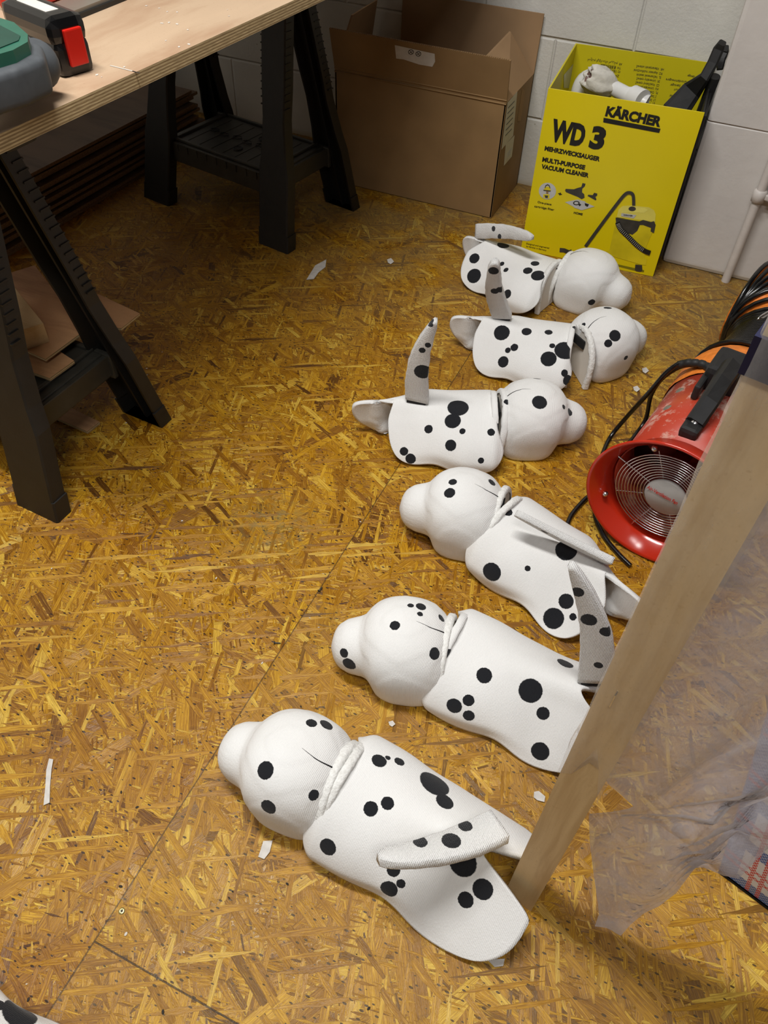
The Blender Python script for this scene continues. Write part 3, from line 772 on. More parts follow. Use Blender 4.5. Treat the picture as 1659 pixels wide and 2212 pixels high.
for k in range(2, 24):
    q = hose[k]; d = (Vector(hose[k+1]) - Vector(hose[k-1])).normalized(); n2_ = Vector((-d.y, d.x))*4.0
    D('printed_vacuum', [tuple(Vector(q) + n2_ - d*.35), tuple(Vector(q) - n2_ - d*.35), tuple(Vector(q) - n2_ + d*.35), tuple(Vector(q) + n2_ + d*.35)], MT['greyprint'], .0030)
# multilingual list printed upside down on the inside of the far panel
IO = BL - bn*(bd - T_); 
LI = lambda body, p0, p1, cap=.0062: lettering('inside_lettering', body, p0, p1, cap, IO, bn, 1, yb, MT['ink2'], .0, .0005)
def c1(x, y): return (1120 + x/3.078, y/3.078)
rows = [('HR  Vi\u0161enamjenski usisava\u010d', 968, 466, 785, 436), ('RO  Aspirator multifunc\u021bional', 958, 494, 768, 462), ('SL  Ve\u010dnamenski sesalnik', 950, 520, 786, 492), ('SK  Univerz\u00e1lny vys\u00e1va\u010d', 942, 546, 786, 518),
        ('CS  V\u00edce\u00fa\u010delov\u00fd vysava\u010d', 937, 572, 780, 544), ('HU  Univerz\u00e1lis porsz\u00edv\u00f3', 932, 597, 775, 569), ('PL  Odkurzacz uniwersalny', 928, 622, 750, 592), ('LT  Daugiafunkcis', 918, 646, 850, 634), ('LV  Daudz', 912, 670, 852, 660), ('ET  M', 906, 692, 866, 684)]
for b_, x0, y0, x1, y1 in rows: LI(b_, c1(x0, y0 - 12), c1(x1, y1 - 4))
for b_, x0, y0, x1, y1 in [('AR  \u0645\u0643\u0646\u0633\u0629 \u0643\u0647\u0631\u0628\u0627\u0626\u064a\u0629 \u0645\u062a\u0639\u062f\u062f\u0629', 690, 420, 460, 390), ('TW  \u4e7e\u6fd5\u5169\u7528\u5438\u5875\u5668', 682, 444, 548, 426), ('KO  \ub2e4\uc6a9\ub3c4 \uccad\uc18c\uae30', 678, 470, 590, 456), ('ZH', 670, 498, 648, 494)]:
    LI(b_, c1(x0, y0), c1(x1, y1))
for b_, x0, y0, x1, y1 in [('NO  St\u00f8vsuger', 1200, 520, 1125, 498), ('Grovdammsugare', 1120, 548, 982, 524), ('DA  St\u00f8vsuger', 1112, 576, 1010, 560), ('FI  Imuri', 1100, 602, 1036, 592), ('Universal', 1070, 650, 1008, 632)]:
    LI(b_, c1(x0, y0 - 10), c1(x1, y1 - 4))
bm = NB(); prism(bm, [at_plane(*c1(x, y), BL + bu*T_, bu) - yb.location + bu*.0006 for x, y in ((300, 500), (385, 400), (368, 470), (345, 585), (300, 585))], bu, .0003)
obj('printed_panel', bm, MT['greyprint'], yb)

# ---- things inside the yellow box
iy = yb.location + Vector((0, 0, .001))
pz = 0.40
pa = at(1222, 205, pz - .02); 
wp = empty('waste_pipe', (pa.x, pa.y, 0), 'white plastic pipe fittings poking out of the yellow box', 'pipe')
q = lambda px, py, z: at(px, py, z) - wp.location
bm = NB(); A_ = q(1260, 182, .385); P = catmull([A_ + Vector((.03, .0, -.25)), A_ + Vector((.0, 0, -.07)), A_, A_ + Vector((.03, 0, .018)), q(1300, 186, .405)], 6)
tube(bm, P, 0.026, 20); obj('elbow', bm, MT['pvcwhite'], wp, True)
bm = NB(); P = [q(1310, 182, .40), q(1352, 204, .40), q(1365, 208, .40), q(1396, 224, .39)]
tube(bm, P, lambda i: (.019, .019, .024, .022)[i], 20)
P = [q(1366, 208, .40), q(1370, 210, .40), q(1384, 216, .40), q(1388, 218, .40)]
tube(bm, P, .027, 20); obj('branch_pipe', bm, MT['pvcwhite'], wp, True)
cw = empty('cloth_wrap', (pa.x, pa.y, 0), 'crumpled off-white bag tied over the open pipe end in the yellow box', 'bag')
bm = NB()
ax_o = q(1296, 178, .41); ax_d = (q(1290, 172, .425) - q(1330, 195, .40)).normalized()
xx = ax_d.cross(Vector((0, 0, 1))).normalized(); yy = ax_d.cross(xx)
prof = [(.012, .030), (.020, .040), (.026, .042), (.031, .030), (.036, .008), (.036, -.012), (.030, -.028), (.022, -.04)]
pts = []
for r, a in prof:
    row = []
    for k in range(37):
        an = 2*PI*k/36
        rr = r*(1 + .10*math.sin(5*an + a*60) + .07*math.sin(9*an + a*130))
        row.append(ax_o + xx*rr*math.cos(an) + yy*rr*math.sin(an) + ax_d*(a + .004*math.sin(7*an)))
    pts.append(row)
quadgrid(bm, pts); bmesh.ops.remove_doubles(bm, verts=bm.verts, dist=1e-5); obj('gathered_cloth', bm, MT['cloth'], cw, True)
bm = NB(); lathe(bm, [(.013, .034), (.0165, .038), (.019, .036), (.019, .02), (.013, .02)], frame(ax_o, xx, yy, ax_d), 24, closed=True)
obj('pipe_rim', bm, simple('rim_brown', srgb(120, 92, 84), .4), cw, True)
# black vacuum nozzle and tube standing in the box
vn = empty('vacuum_nozzle', at(1500, 200, .40).xy.to_3d(), 'black plastic vacuum nozzle sticking up out of the yellow box corner', 'nozzle')
q = lambda px, py, z: at(px, py, z) - vn.location
bm = NB()
P = [q(1462, 235, .39) + Vector((-.03, .01, -.2)), q(1462, 235, .39), q(1495, 195, .425), q(1524, 165, .47), q(1540, 135, .50), q(1553, 105, .53), q(1560, 92, .545)]
def quadloft(bm, P, WH):
    up = Vector((0, 0, 1)); vs = []
    for i, p in enumerate(P):
        t_ = (P[min(i+1, len(P)-1)] - P[max(i-1, 0)]).normalized(); x_ = t_.cross(Vector((0, -1, .4))).normalized(); y_ = t_.cross(x_)
        w_, h_ = WH[i]
        vs.append([bm.verts.new(p + x_*a*w_ + y_*b*h_) for a, b in ((-1, -.6), (-.7, -1), (.7, -1), (1, -.6), (1, .6), (.7, 1), (-.7, 1), (-1, .6))])
    for i in range(len(vs)-1):
        for k in range(8): bm.faces.new((vs[i][k], vs[i][(k+1) % 8], vs[i+1][(k+1) % 8], vs[i+1][k]))
    bm.faces.new(vs[0][::-1]); bm.faces.new(vs[-1]); bmesh.ops.recalc_face_normals(bm, faces=bm.faces)
quadloft(bm, P, [(.04, .02), (.034, .02), (.026, .017), (.013, .012), (.013, .012), (.013, .012), (.009, .01)])
obj('nozzle_body', bm, MT['blackmatt'], vn)
bm = NB()
P = [q(1555, 150, .47), q(1557, 128, .49), q(1566, 112, .505), q(1568, 104, .515)]
quadloft(bm, P, [(.008, .01), (.012, .012), (.010, .012), (.006, .01)]); obj('nozzle_clip', bm, MT['blackmatt'], vn)
vt = empty('vacuum_tube', (-.09, 2.2, 0), 'straight black vacuum tube standing at the right rim of the yellow box', 'tube')
bm = NB(); a_ = at(1545, 165, .47) - vt.location; b_ = BL + bu*(bw - .022) - bn*.30 + Vector((0, 0, .02)) - vt.location
tube(bm, [b_, b_ + (a_-b_)*.5, a_], .0135, 16); obj('tube_body', bm, MT['blackmatt'], vt, True)

# ================================================================== SPOTTED DOGS
def sstep(a, b, x):
    t = max(0.0, min(1.0, (x-a)/(b-a))); return t*t*(3-2*t)
def lerp(a, b, t): return a + (b-a)*t

def body_point(s, t, p):
    k = 0.19
    loop = s < 0 and p['rw'][0 if t > 0 else 1] < -.5
    if loop: k = k*(1 - min(1, -s*2.5))
    sx = s*(1 - k*abs(t)**4); ty = t*(1 - k*abs(s)**4)
    a = abs(ty); side = 0 if ty > 0 else 1                 # 0: local +Y flank, 1: local -Y flank
    fl = p['fl'][side]; dr = p['dome'][side]
    g = sstep(0.0, 0.30, a)
    if loop: X = sx*(p['rear']*(1 - .06*a) + fl*1.05*max(0.0, 1 - abs(2*min(a, 1) - 1)**2.4)**.55*sstep(0.1, 1, -sx))
    elif sx < 0: X = sx*(p['rear'] + fl*g*sstep(0.1, 1, -sx))
    else: X = sx*(p['front'] + 0.034*sstep(.25, .8, a))
    u = (X + p['rear'])/(p['rear'] + p['front'] + .02); uc = max(0, min(1, u))
    H = lerp(p['hr'], p['hf'], sstep(0, 1, uc)) - 0.005*math.sin(PI*uc)
    back = sstep(.35, -.25, u)
    Wb = p['w']*(1.0 + p['rw'][side]*back + p['fw'][side]*sstep(.15, .7, u) - 0.07*math.exp(-((u-.42)/.20)**2)) - 0.012*sstep(.88, 1.0, uc)
    zb = 0.012*math.exp(-((u-.38)/.16)**2)
    dome = lerp(dr, 1.0, sstep(0.10, 0.70, uc))
    H -= 0.25*max(0.0, -u)*H
    yt = Wb*a; zt = (1 - (1-a)**1.35)*sstep(-.12, .22, a)
    yd = Wb*math.sin(a*PI/2)**0.92 - 0.010*sstep(.75, 1.0, a); zd = 1 - math.cos(a*PI/2)**0.95
    y = lerp(yt, yd, dome); zf = lerp(zt, zd, dome)
    z = H + (zb - H)*zf
    # pinch of the neck at the very front
    y *= 1 - 0.16*sstep(.90, 1.0, uc)*(1 - a)
    z -= 0.012*sstep(.86, 1.0, uc)*(1 - a)
    return Vector((X, math.copysign(y, ty) if ty else 0.0, z))

def dog_body(p):
    bm = NB(); NS, NTt = 64, 72
    pts = [[body_point(-1 + 2*i/NS, -1 + 2*j/NTt, p) for j in range(NTt+1)] for i in range(NS+1)]
    zmin = min(q.z for r in pts for q in r)
    for r in pts:
        for q in r: q.z += 0.0015 - min(zmin, 0)
    quadgrid(bm, pts, flip=True)
    return bm

def smin(a, b, k):
    h = max(k - abs(a-b), 0.0)/k
    return min(a, b) - h*h*k*0.25
def ell(p, c, r, n=2.0):
    q = [abs((p[i]-c[i])/r[i]) for i in range(3)]
    d = (q[0]**n + q[1]**n + q[2]**n)**(1/n)
    return (d - 1)*min(r)
def head_sdf(p, hp):
    x, y, z = p
    d = ell(p, (.070, 0, .076), (.076, .078, .064), 2.25)
    ya = abs(y)
    lobe = ell((x, ya, z), (.060, .046, .040), (.060, .034, .056), 2.6)
    d = smin(d, lobe, .018)
    mz = ell(p, (.138, 0, .050), (.054, .047, .046), 2.3)
    d = smin(d, mz, .014)
    return d
def dog_head(hp):
    c = Vector((.080, 0, .064)); bm = NB(); NU, NV = 112, 72
    rows = []
    dirs = []
    for j in range(NV+1):
        ph = PI*j/NV; row = []
        for i in range(NU):
            th = 2*PI*i/NU
            d = Vector((math.cos(ph), math.sin(ph)*math.cos(th), math.sin(ph)*math.sin(th)))
            t = 0.17
            while t > 0.02:
                v_ = head_sdf(c + d*t, hp)
                if v_ <= 0.0004: break
                t -= max(v_*0.6, 0.0012)
            if d.x < 0: t = min(t, (c.x - 0.004)/-d.x)          # neck plane
            q = c + d*t
            if q.z < 0.012: 
                q.z = max(q.z, 0.0) if q.z > 0 else 0.0 + 0.0
            row.append(q)
        rows.append(row)
    # rebuild cut points exactly on the floor plane along the ray
    for row in rows:
        for q in row:
            if q.z <= 0.0:
                q.z = 0.0
    vs = [[bm.verts.new(q) for q in row] for row in rows[1:-1]]
    a = bm.verts.new(rows[0][0]); b = bm.verts.new(rows[-1][0])
    for r in range(len(vs)-1):
        for i in range(NU): bm.faces.new((vs[r][i], vs[r][(i+1) % NU], vs[r+1][(i+1) % NU], vs[r+1][i]))
    for i in range(NU):
        bm.faces.new((a, vs[0][(i+1) % NU], vs[0][i])); bm.faces.new((b, vs[-1][i], vs[-1][(i+1) % NU]))
    bmesh.ops.recalc_face_normals(bm, faces=bm.faces)
    bmesh.ops.smooth_vert(bm, verts=bm.verts, factor=.5, use_axis_x=True, use_axis_y=True, use_axis_z=True)
    return bm

def collar(mt, hw, h, th, seed, w=.016):
    """frayed horseshoe edge band around a D-shaped foam face; local x = axis"""
    bm = NB(); rg = []
    N = 46
    for k in range(N+1):
        a = PI*k/N
        y, z = hw*math.cos(a)*(1.0 - .10*(1-math.sin(a))), h*math.sin(a)**.85
        n_ = Vector((0, math.cos(a)/hw, math.sin(a)/h)).normalized()
        rg.append((Vector((0, y, z)), n_))
    sec = [(-th/2, -.006), (-th/2, .0015), (-th*.28, .0035), (th*.28, .0035), (th/2, .0015), (th/2, -.006)]
    rows = []
    for k, (p, n_) in enumerate(rg):
        row = []
        for m, (dx, dn) in enumerate(sec):
            j = noise.noise(Vector((k*.45 + seed*7, m*1.7, seed)))*.0020 + random.uniform(-1, 1)*.0006
            row.append(mt @ (p + n_*(dn + j) + Vector((dx + j*.6, 0, 0))))
        rows.append(row)
    quadgrid(bm, rows, closed_u=False)
    for row, fl2 in ((rows[0], 0), (rows[-1], 1)): bm.faces.new([bm.verts.new(q) for q in row])
    bmesh.ops.recalc_face_normals(bm, faces=bm.faces)
    # foam faces
    bm2 = NB()
    for dx in (-th*.30, th*.30):
        vs = [bm2.verts.new(mt @ Vector((dx, p.y*.985, p.z*.985))) for p, n_ in rg]
        bm2.faces.new(vs)
    return bm, bm2

def tail_mesh(B, T, Wd, w0, th, bend, tipw=.25, local=None):
    e1 = (T - B); L = e1.length; e1.normalize()
    e2 = (Wd - e1*Wd.dot(e1)).normalized(); n = e1.cross(e2)
    bm = NB(); rows = []
    N = 30
    for k in range(N+1):
        s = k/N
        c = B + e1*(L*s) + e2*(bend*math.sin(PI*s*.92))
        w = w0/2*(1 - (1-tipw)*s**2.0)
        if s > .9: w *= math.sqrt(max(0.02, 1 - ((s-.9)/.1)**2*.75))
        h = th/2*(1 - .18*s)
        sec = [(-1, -.75), (-.9, -1), (0, -1.0), (.9, -1), (1, -.75), (1, .75), (.9, 1), (0, 1.0), (-.9, 1), (-1, .75)]
        jn = lambda m: noise.noise(Vector((k*.55, m*2.1, L*50)))*.0016 if m in (0, 9, 4, 5) else 0
        rows.append([c + e2*(a*w + math.copysign(1, a)*jn(m)*(1 if a else 0)) + n*(b*h) for m, (a, b) in enumerate(sec)])
    vs = [[bm.verts.new(q) for q in r] for r in rows]
    for i in range(N):
        for k in range(10): bm.faces.new((vs[i][k], vs[i][(k+1) % 10], vs[i+1][(k+1) % 10], vs[i+1][k]))
    bm.faces.new(vs[0][::-1]); bm.faces.new(vs[-1]); bmesh.ops.recalc_face_normals(bm, faces=bm.faces)
    return bm, (e1, e2, n, L)

def spots_on(objs, pix, inv):
    """hit the surface seen at each pixel; returns per-object [(local centre, radius)]"""
    res = [[] for _ in objs]
    trees = []
    for o in objs:
        me = o.data
        trees.append(BVHTree.FromPolygons([v.co for v in me.vertices], [p.vertices for p in me.polygons]))
    oc = Vector((0, 0, CAM_H))
    for sp in pix:
        px, py, r = sp[:3]
        d = ray(px, py).normalized()
        best = None
        for i, tr in enumerate(trees):
            h = tr.ray_cast(inv @ oc, (inv.to_3x3() @ d).normalized())
            if h[0] is not None and (best is None or h[3] < best[1]): best = (i, h[3], h[0])
        if best: res[best[0]].append((best[2], r*best[1]/F*1.03))
    return res

DOGS = [
 dict(key='d1', org=(-.441, 1.893), head=-14, hc=(-.245, 1.910), hh=-6, p=dict(fl=(.072, .03), dome=(1, .4), rw=(-1.08, .05), fw=(0, .22)), label='spotted white fabric dog lying right in front of the yellow box, farthest of the row',
      tail=dict(B=(1030, 500, .110), T=(1150, 515, .175), W=(0, -.25, -1), w=.040, th=.014, bend=-.008, tipw=.5),
      spots=[(1024.6,558,10.5),(1024,596,14.5),(1084,570,5.3),(1093,583,5.3),(1095.7,635,9),(1140,584.5,9.3),(1162,594.6,13.5),(1155.8,569,8.5),(1172.8,653,7),(1087,529.5,12),(1278,653,7),(1302.5,541,4)],
      tspots=[(1062,517.6,7),(1079,511,5),(1103,517,10),(1130,521.6,5),(1066,494,5)]),
 dict(key='d2', org=(-.322, 1.578), head=8, hc=(-.140, 1.655), hh=52, p=dict(fl=(.078, .01), dome=(1, .4), rw=(-1.08, -.05), fw=(0, .22)), label='spotted white fabric dog second from the back, its tail upright against the farthest dog',
      tail=dict(B=(1085, 682, .108), T=(1072, 563, .285), W=(1, .25, 0), w=.046, th=.020, bend=-.012, tipw=.45, strip=True),
      spots=[(1084,719,16),(1137.6,716,10),(1185,717.6,8),(1111,750.5,8),(1097,756.7,6),(1087,781.6,11.5),(1193,746.8,6),(1185,774.8,16),(1220,756,20.5),(1220,806,7.5),(1225.5,821,10.5),
             (1313,665,8),(1328.6,725,11.5),(1314,741.7,7.8),(1242.5,708.5,6),(1260,702,5),(1352,773,5)],
      tspots=[(1066,585,10.5),(1068.5,629,8),(1080,626,8)]),
 dict(key='d3', org=(-.396, 1.226), head=22, hc=(-.214, 1.310), hh=25, p=dict(fl=(.088, .01), dome=(1, .4), rw=(-1.08, -.05), fw=(0, .22)), label='spotted white fabric dog with tall upright tail lying clear on the open floor, mid row',
      tail=dict(B=(901, 862, .106), T=(946, 692, .315), W=(1, .3, 0), w=.050, th=.018, bend=-.016, tipw=.25, strip=True),
      spots=[(989.5,880.4,22),(978,909,17),(999,931.5,6.5),(925.7,927,9),(1061,933.5,8),(1075,923.7,8.5),(973.5,962,12),(872.6,975,9),(887,991,11),(1039,995,6.5),
             (1165.6,868.7,15.5),(1095,868,6.5),(1160,817.5,8),(1218,879,5),(1230.7,890,8)],
      tspots=[(931,697,9),(924.4,745.6,6.5),(912,756.7,7),(913,803,18)]),
 dict(key='d4', org=(-.062, .955), head=163, hc=(-.252, .986), hh=192, p=dict(fl=(.03, .085), dome=(.1, 1), rw=(.28, -1.0), fw=(.05, 0)), label='spotted white fabric dog facing left beside the red fan, tail folded forward over its back',
      tail=dict(B=(1318, 1212, .118), T=(1115, 1108, .165), W=(0, .55, -.8), w=.042, th=.014, bend=.010, tipw=.5),
      spots=[(1062,1236,20),(1139.6,1228,6),(1223,1188,22),(1223,1299,15.5),(1196,1336,21.5),(1237.6,1332.6,7.5),(1308,1301,11),(978,1041,9),(971,1064.6,12),(1063,1042,9),(1082,1095,8),(1097,1106,10)],
      tspots=[(1149,1138,9),(1176,1149,8),(1202,1128,9)]),
 dict(key='d5', org=(-.046, .685), head=178, hc=(-.231, .658), hh=198, p=dict(fl=(.06, .07), dome=(.3, .6)), label='spotted white fabric dog with upright curved tail partly hidden behind the wooden batten',
      tail=dict(B=(1285, 1468, .112), T=(1226, 1218, .335), W=(1, .1, 0), w=.052, th=.016, bend=.018, tipw=.22, strip=True),
      spots=[(1046,1459,16),(1146,1492,24),(1173,1541,13),(981,1525,16),(1012,1513,12),(1012.5,1546,12),(1167,1623,18),(1221,1433,17),
             (887,1308,7),(909.5,1310,11),(907.6,1326,6.5),(853,1351,11),(954,1335,9),(742.5,1411,10),(754,1435,15),(751,1337,7),(939,1412,13),(968.5,1415.5,13)],
      tspots=[(1248,1279,13),(1272,1339,16.5),(1309,1365,13),(1292.5,1437,9)]),
 dict(key='d6', org=(-.103, .398), head=176, hc=(-.293, .398), hh=184, p=dict(fl=(.088, .07), dome=(.25, .6), rw=(.14, -.1)), label='spotted white fabric dog nearest the camera, tail hanging forward over its side',
      tail=dict(B=(1078, 1785, .128), T=(815, 1852, .165), W=(.2, 1, -.45), w=.050, th=.016, bend=-.012, tipw=.45),
      spots=[(819,1643,15.5),(838,1637,6),(863,1645,11),(939,1692,32),(961,1731,18.5),(801,1747,14.5),(837,1735,13),(708,1830,17),(850,1880,13),(866,1909,9),(840,1921,17),(1000,1863,27),(1043,1921,19.5),(1006,1944,15),(1120,1727,13),
             (673,1561.5,11.5),(705,1565.5,14.5),(573,1664,17.5),(579.5,1744,16),(678,1718,11)],
      tspots=[(1005,1784,14),(975,1816,19),(908,1818.5,14)]),
 dict(key='d7', org=(-.47, -.095), head=178, hc=(-.665, -.087), hh=180, label='spotted white fabric dog mostly out of frame, bottom left corner', tail=None,
      spots=[(44,2186,31),(0,2171,10)], tspots=[]),
]
for Dg in DOGS:
    root = empty('fabric_dog', (Dg['org'][0], Dg['org'][1], 0), Dg['label'], 'dog figure', 'spotted fabric dogs in a row', math.radians(Dg['head']))
    bpy.context.view_layer.update()
    Mw = Matrix.Translation(root.location) @ Matrix.Rotation(math.radians(Dg['head']), 4, 'Z'); inv = Mw.inverted()
    p = dict(rear=.100, front=.118, fl=(.06, .06), dome=(.4, .4), rw=(.05, .05), fw=(0, 0), hr=.100, hf=.106, w=.108); p.update(Dg.get('p', {}))
    b_o = obj('body', dog_body(p), MT['frayed'], root, True)
    so = b_o.modifiers.new('thickness', 'SOLIDIFY'); so.thickness = 0.009; so.offset = -1
    hc, hh = Dg['hc'], math.radians(Dg['hh'])
    hm = inv @ Matrix.Translation((hc[0] - .070*math.cos(hh), hc[1] - .070*math.sin(hh), 0)) @ Matrix.Rotation(hh, 4, 'Z')
    bmh = dog_head(Dg.get('h', {}))
    bmh.transform(hm); h_o = obj('head', bmh, MT['frayed'], root, True)
    # collars: body side and head side, opening at the top
    c1_, f1_ = collar(Matrix.Translation((.124, 0, .002)) @ Matrix.Rotation(math.radians(-6), 4, 'Y'), .082, .112, .013, 1)
    hrel = math.degrees(hh) - Dg['head']
    c2_, f2_ = collar(hm @ Matrix.Translation((-.003, 0, .002)) @ Matrix.Rotation(math.radians(-hrel*.35), 4, 'Z') @ Matrix.Rotation(math.radians(4), 4, 'Y'), .082, .114, .013, 2.3)
    k1 = obj('neck_collar', c1_, MT['frayed'], root, True); obj('foam_face', f1_, MT['foam'], k1)
    k2 = obj('head_collar', c2_, MT['frayed'], root, True); obj('foam_face', f2_, MT['foam'], k2)
    ma = (hm @ Vector((-.006, .0, .088))).lerp(Vector((.124, 0, .088)), .5)
    bm = NB(); box(bm, (0, 0, 0), (.004, .050, .022), Matrix.Translation(ma) @ hm.to_3x3().to_4x4(), bev=.001)
    obj('hook_strip', bm, MT['velcro'], root)
    # seam slit on the back of the head
    trh = BVHTree.FromPolygons([v.co for v in h_o.data.vertices], [q.vertices for q in h_o.data.polygons])
    sl = []
    for k in range(13):
        s_ = k/12
        o_ = hm @ Vector((.006 + .058*s_, .004*math.sin(s_*4), .25)); hh = trh.ray_cast(o_, Vector((0, 0, -1)))
        if hh[0] is not None: sl.append(hh[0] + Vector((0, 0, -.0003)))
    if len(sl) > 3:
        bm = NB(); tube(bm, sl, lambda i: .0013*(1 - i/(len(sl)))+.0001, 6); obj('seam', bm, MT['velcro'], root)
    rs = spots_on([b_o, h_o, k1, k2], Dg['spots'], inv)
    for ob, sp in zip((b_o, h_o, k1, k2), rs):
        if ob in (k1, k2) and not sp: continue
        ob.data.materials.clear()
        ob.data.materials.append(mat_fabric(Dg['key'] + '_' + ob.name.split('.')[0], sp))
    if Dg['tail']:
        tl = Dg['tail']; Bp, Tp = inv @ at(*tl['B']), inv @ at(*tl['T'])
        bmt, fr = tail_mesh(Bp, Tp, inv.to_3x3() @ Vector(tl['W']), tl['w'], tl['th'], tl['bend'], tl['tipw'])
        t_o = obj('tail', bmt, MT['frayed'], root, True)
        rs = spots_on([t_o], Dg['tspots'], inv)
        t_o.data.materials.clear(); t_o.data.materials.append(mat_fabric(Dg['key'] + '_tail', rs[0], .8))
        if tl.get('strip'):
            e1, e2, n_, L_ = fr
            bm = NB(); box(bm, (0, 0, 0), (.010, tl['w']*.82, tl['th']*.8), frame(Bp - e1*.004, e1, e2, n_), bev=.001)
            obj('hook_strip', bm, MT['velcro'], t_o)

# ================================================================== VENTILATION FAN
FC = Vector((.0975, 1.254, 0)) if False else Vector((0.0842, 1.0812, 0.1425))
fyaw = math.radians(-10.8)
fax = Vector((-math.sin(fyaw), math.cos(fyaw), 0))       # pointing away from the camera
fx = Vector((math.cos(fyaw), math.sin(fyaw), 0)); fz = Vector((0, 0, 1))
fan = empty('ventilation_fan', (FC.x, FC.y, 0), 'red portable ventilation fan with wire grille lying in front of the coiled black hose', 'fan')
O_ = Vector((0, 0, FC.z))
FM = frame(O_, fx, -fz, fax)                               # local z = along axis, away
bm = NB(); R0 = .1415
lathe(bm, [(R0, 0), (R0-.004, -.002), (R0-.008, .0015), (.128, .010), (.117, .022), (.110, .038), (.107, .06), (.1075, .06), (.1105, .038), (.120, .022), (.131, .012), (R0-.002, .004)], FM, 72, closed=True)
obj('bell_mouth', bm, MT['redbell'], fan, True)
bm = NB(); lathe(bm, [(.1075, .05), (.1075, .33), (.1045, .33), (.1045, .05)], FM, 72, closed=True); obj('casing', bm, MT['redscuff'], fan, True)
bm = NB(); lathe(bm, [(.001, .14), (.1045, .14)], FM, 48); obj('motor_plate', bm, MT['darkin'], fan)
bm = NB(); lathe(bm, [(.001, .07), (.034, .07), (.040, .078), (.040, .138)], FM, 36); 
for k in range(5):
    a = 2*PI*k/5
    pr = [[FM @ Vector((r*math.cos(a + da + r*2), r*math.sin(a + da + r*2), .09 + dz)) for da, dz in ((-.26, 0), (0, .012), (.26, .026))] for r in (.038, .06, .08, .1)]
    quadgrid(bm, pr)
obj('impeller', bm, simple('impeller_red', srgb(120, 22, 14), .4), fan, True)
bm = NB()
for k in range(11):
    r = .037 + k*.0057
    tube(bm, [FM @ Vector((r*math.cos(a), r*math.sin(a), .032 - .0006*k)) for a in [2*PI*j/64 for j in range(64)]], .00115, 6, closed=True)
for k in range(4):
    for half in (0, 1):
        a = PI/4*k*1 + PI*half + .35
        tube(bm, [FM @ Vector((r*math.cos(a), r*math.sin(a), .0335)) for r in (.030, .098 if k % 2 else .112)], .0013, 6)
obj('wire_grille', bm, MT['chrome'], fan, True)
for a in (PI/4 + .35 + PI*.5*0, PI*.75 + .35, PI*1.25 + .35, PI*1.75 + .35):
    bm = NB(); bmesh.ops.create_uvsphere(bm, u_segments=12, v_segments=8, radius=.006, matrix=FM @ Matrix.Translation((.113*math.cos(a), .113*math.sin(a), .018)))
    obj('grille_screw', bm, MT['chrome'], fan, True)
bm = NB(); lathe(bm, [(.0005, .023), (.036, .024), (.039, .027), (.039, .031), (.0005, .032)], FM, 40); obj('hub_badge', bm, simple('badge_grey', srgb(168, 166, 162), .4), fan, True)
cu = lettering('lettering', 'Air-Ventilation Fan', (1397, 1054), (1462, 1090), .0085, FC + fax*.0225, -fax, 1, fan, MT['red'], .01)
# handle bracket and switch box on top
def fp(x, up, a): return O_ + fx*x + fz*up + fax*a
bm = NB()
HB = frame(fp(.055, .108, 0), fx, fax, fz)
def hb(c, s, b=.004): box(bm, c, s, frame(fp(-.012, .104, .0), fx, fax, fz), bev=b)
hb((0, .108, .010), (.034, .075, .024), .008); hb((-.004, .275, .020), (.062, .09, .056), .012); hb((-.03, .225, .012), (.012, .07, .03), .004)
P = [fp(-.012, .122, .10), fp(-.008, .144, .14), fp(-.008, .152, .20), fp(-.010, .146, .26)]
quadloft(bm, P, [(.016, .012), (.016, .013), (.016, .014), (.018, .018)])
obj('handle', bm, MT['blackmatt'], fan)
bm = NB(); lathe(bm, [(.0005, .006), (.004, .006), (.006, .003), (.009, 0)], frame(fp(-.012, .1255, .102), fx, fax, fz), 20); obj('handle_bolt', bm, MT['chrome'], fan, True)
for a_, s_ in ((.134, -.045), (.199, -.045)):
    an = s_/.1075
    bm = NB(); nn = Vector((math.sin(-.80), 0, math.cos(.80)))
    pz_ = O_ + (fx*math.sin(-.80) + fz*math.cos(.80))*.1078 + fax*(a_ + .04)
    lathe(bm, [(.0005, .001), (.006, .001), (.0085, -.0005)], frame(pz_, fx*math.cos(.80) + fz*math.sin(.80), fax, fx*math.sin(-.80) + fz*math.cos(.80)), 20)
    obj('casing_screw', bm, MT['alu'], fan, True)
# orange sleeve of the duct pulled over the casing, and the duct itself
duct = empty('duct_hose', (.25, 1.75, 0), 'orange flexible duct hose with black spiral ribs coiled by the wall', 'hose')
def dl(v): return v - duct.location
c0 = FC + fax*.30
Pv = Vector((.120, 1.765, 0))
path = [FC + fax*.29, FC + fax*.34, FC + fax*.40, FC + fax*.46 + Vector((.012, 0, -.01)), Vector((.212, 1.64, .118)), Vector((.226, 1.71, .110))]
path += [Pv + Vector((.106*math.cos(math.radians(q)), .106*math.sin(math.radians(q)), .120)) for q in (2, 22, 42, 60, 76)]
cp = catmull(path, 22)
cpl = [dl(q) for q in cp]
def frames(P):
    out_ = []; prev = None
    for i, p_ in enumerate(P):
        t_ = (P[min(i+1, len(P)-1)] - P[max(i-1, 0)]).normalized()
        x_ = Vector((0, 0, 1)).cross(t_) if prev is None else prev
        x_ = (x_ - t_*x_.dot(t_)).normalized(); prev = x_; out_.append((p_, x_, t_.cross(x_), t_))
    return out_
fr = frames(cpl); NF = len(fr)
bm = NB(); rows = []
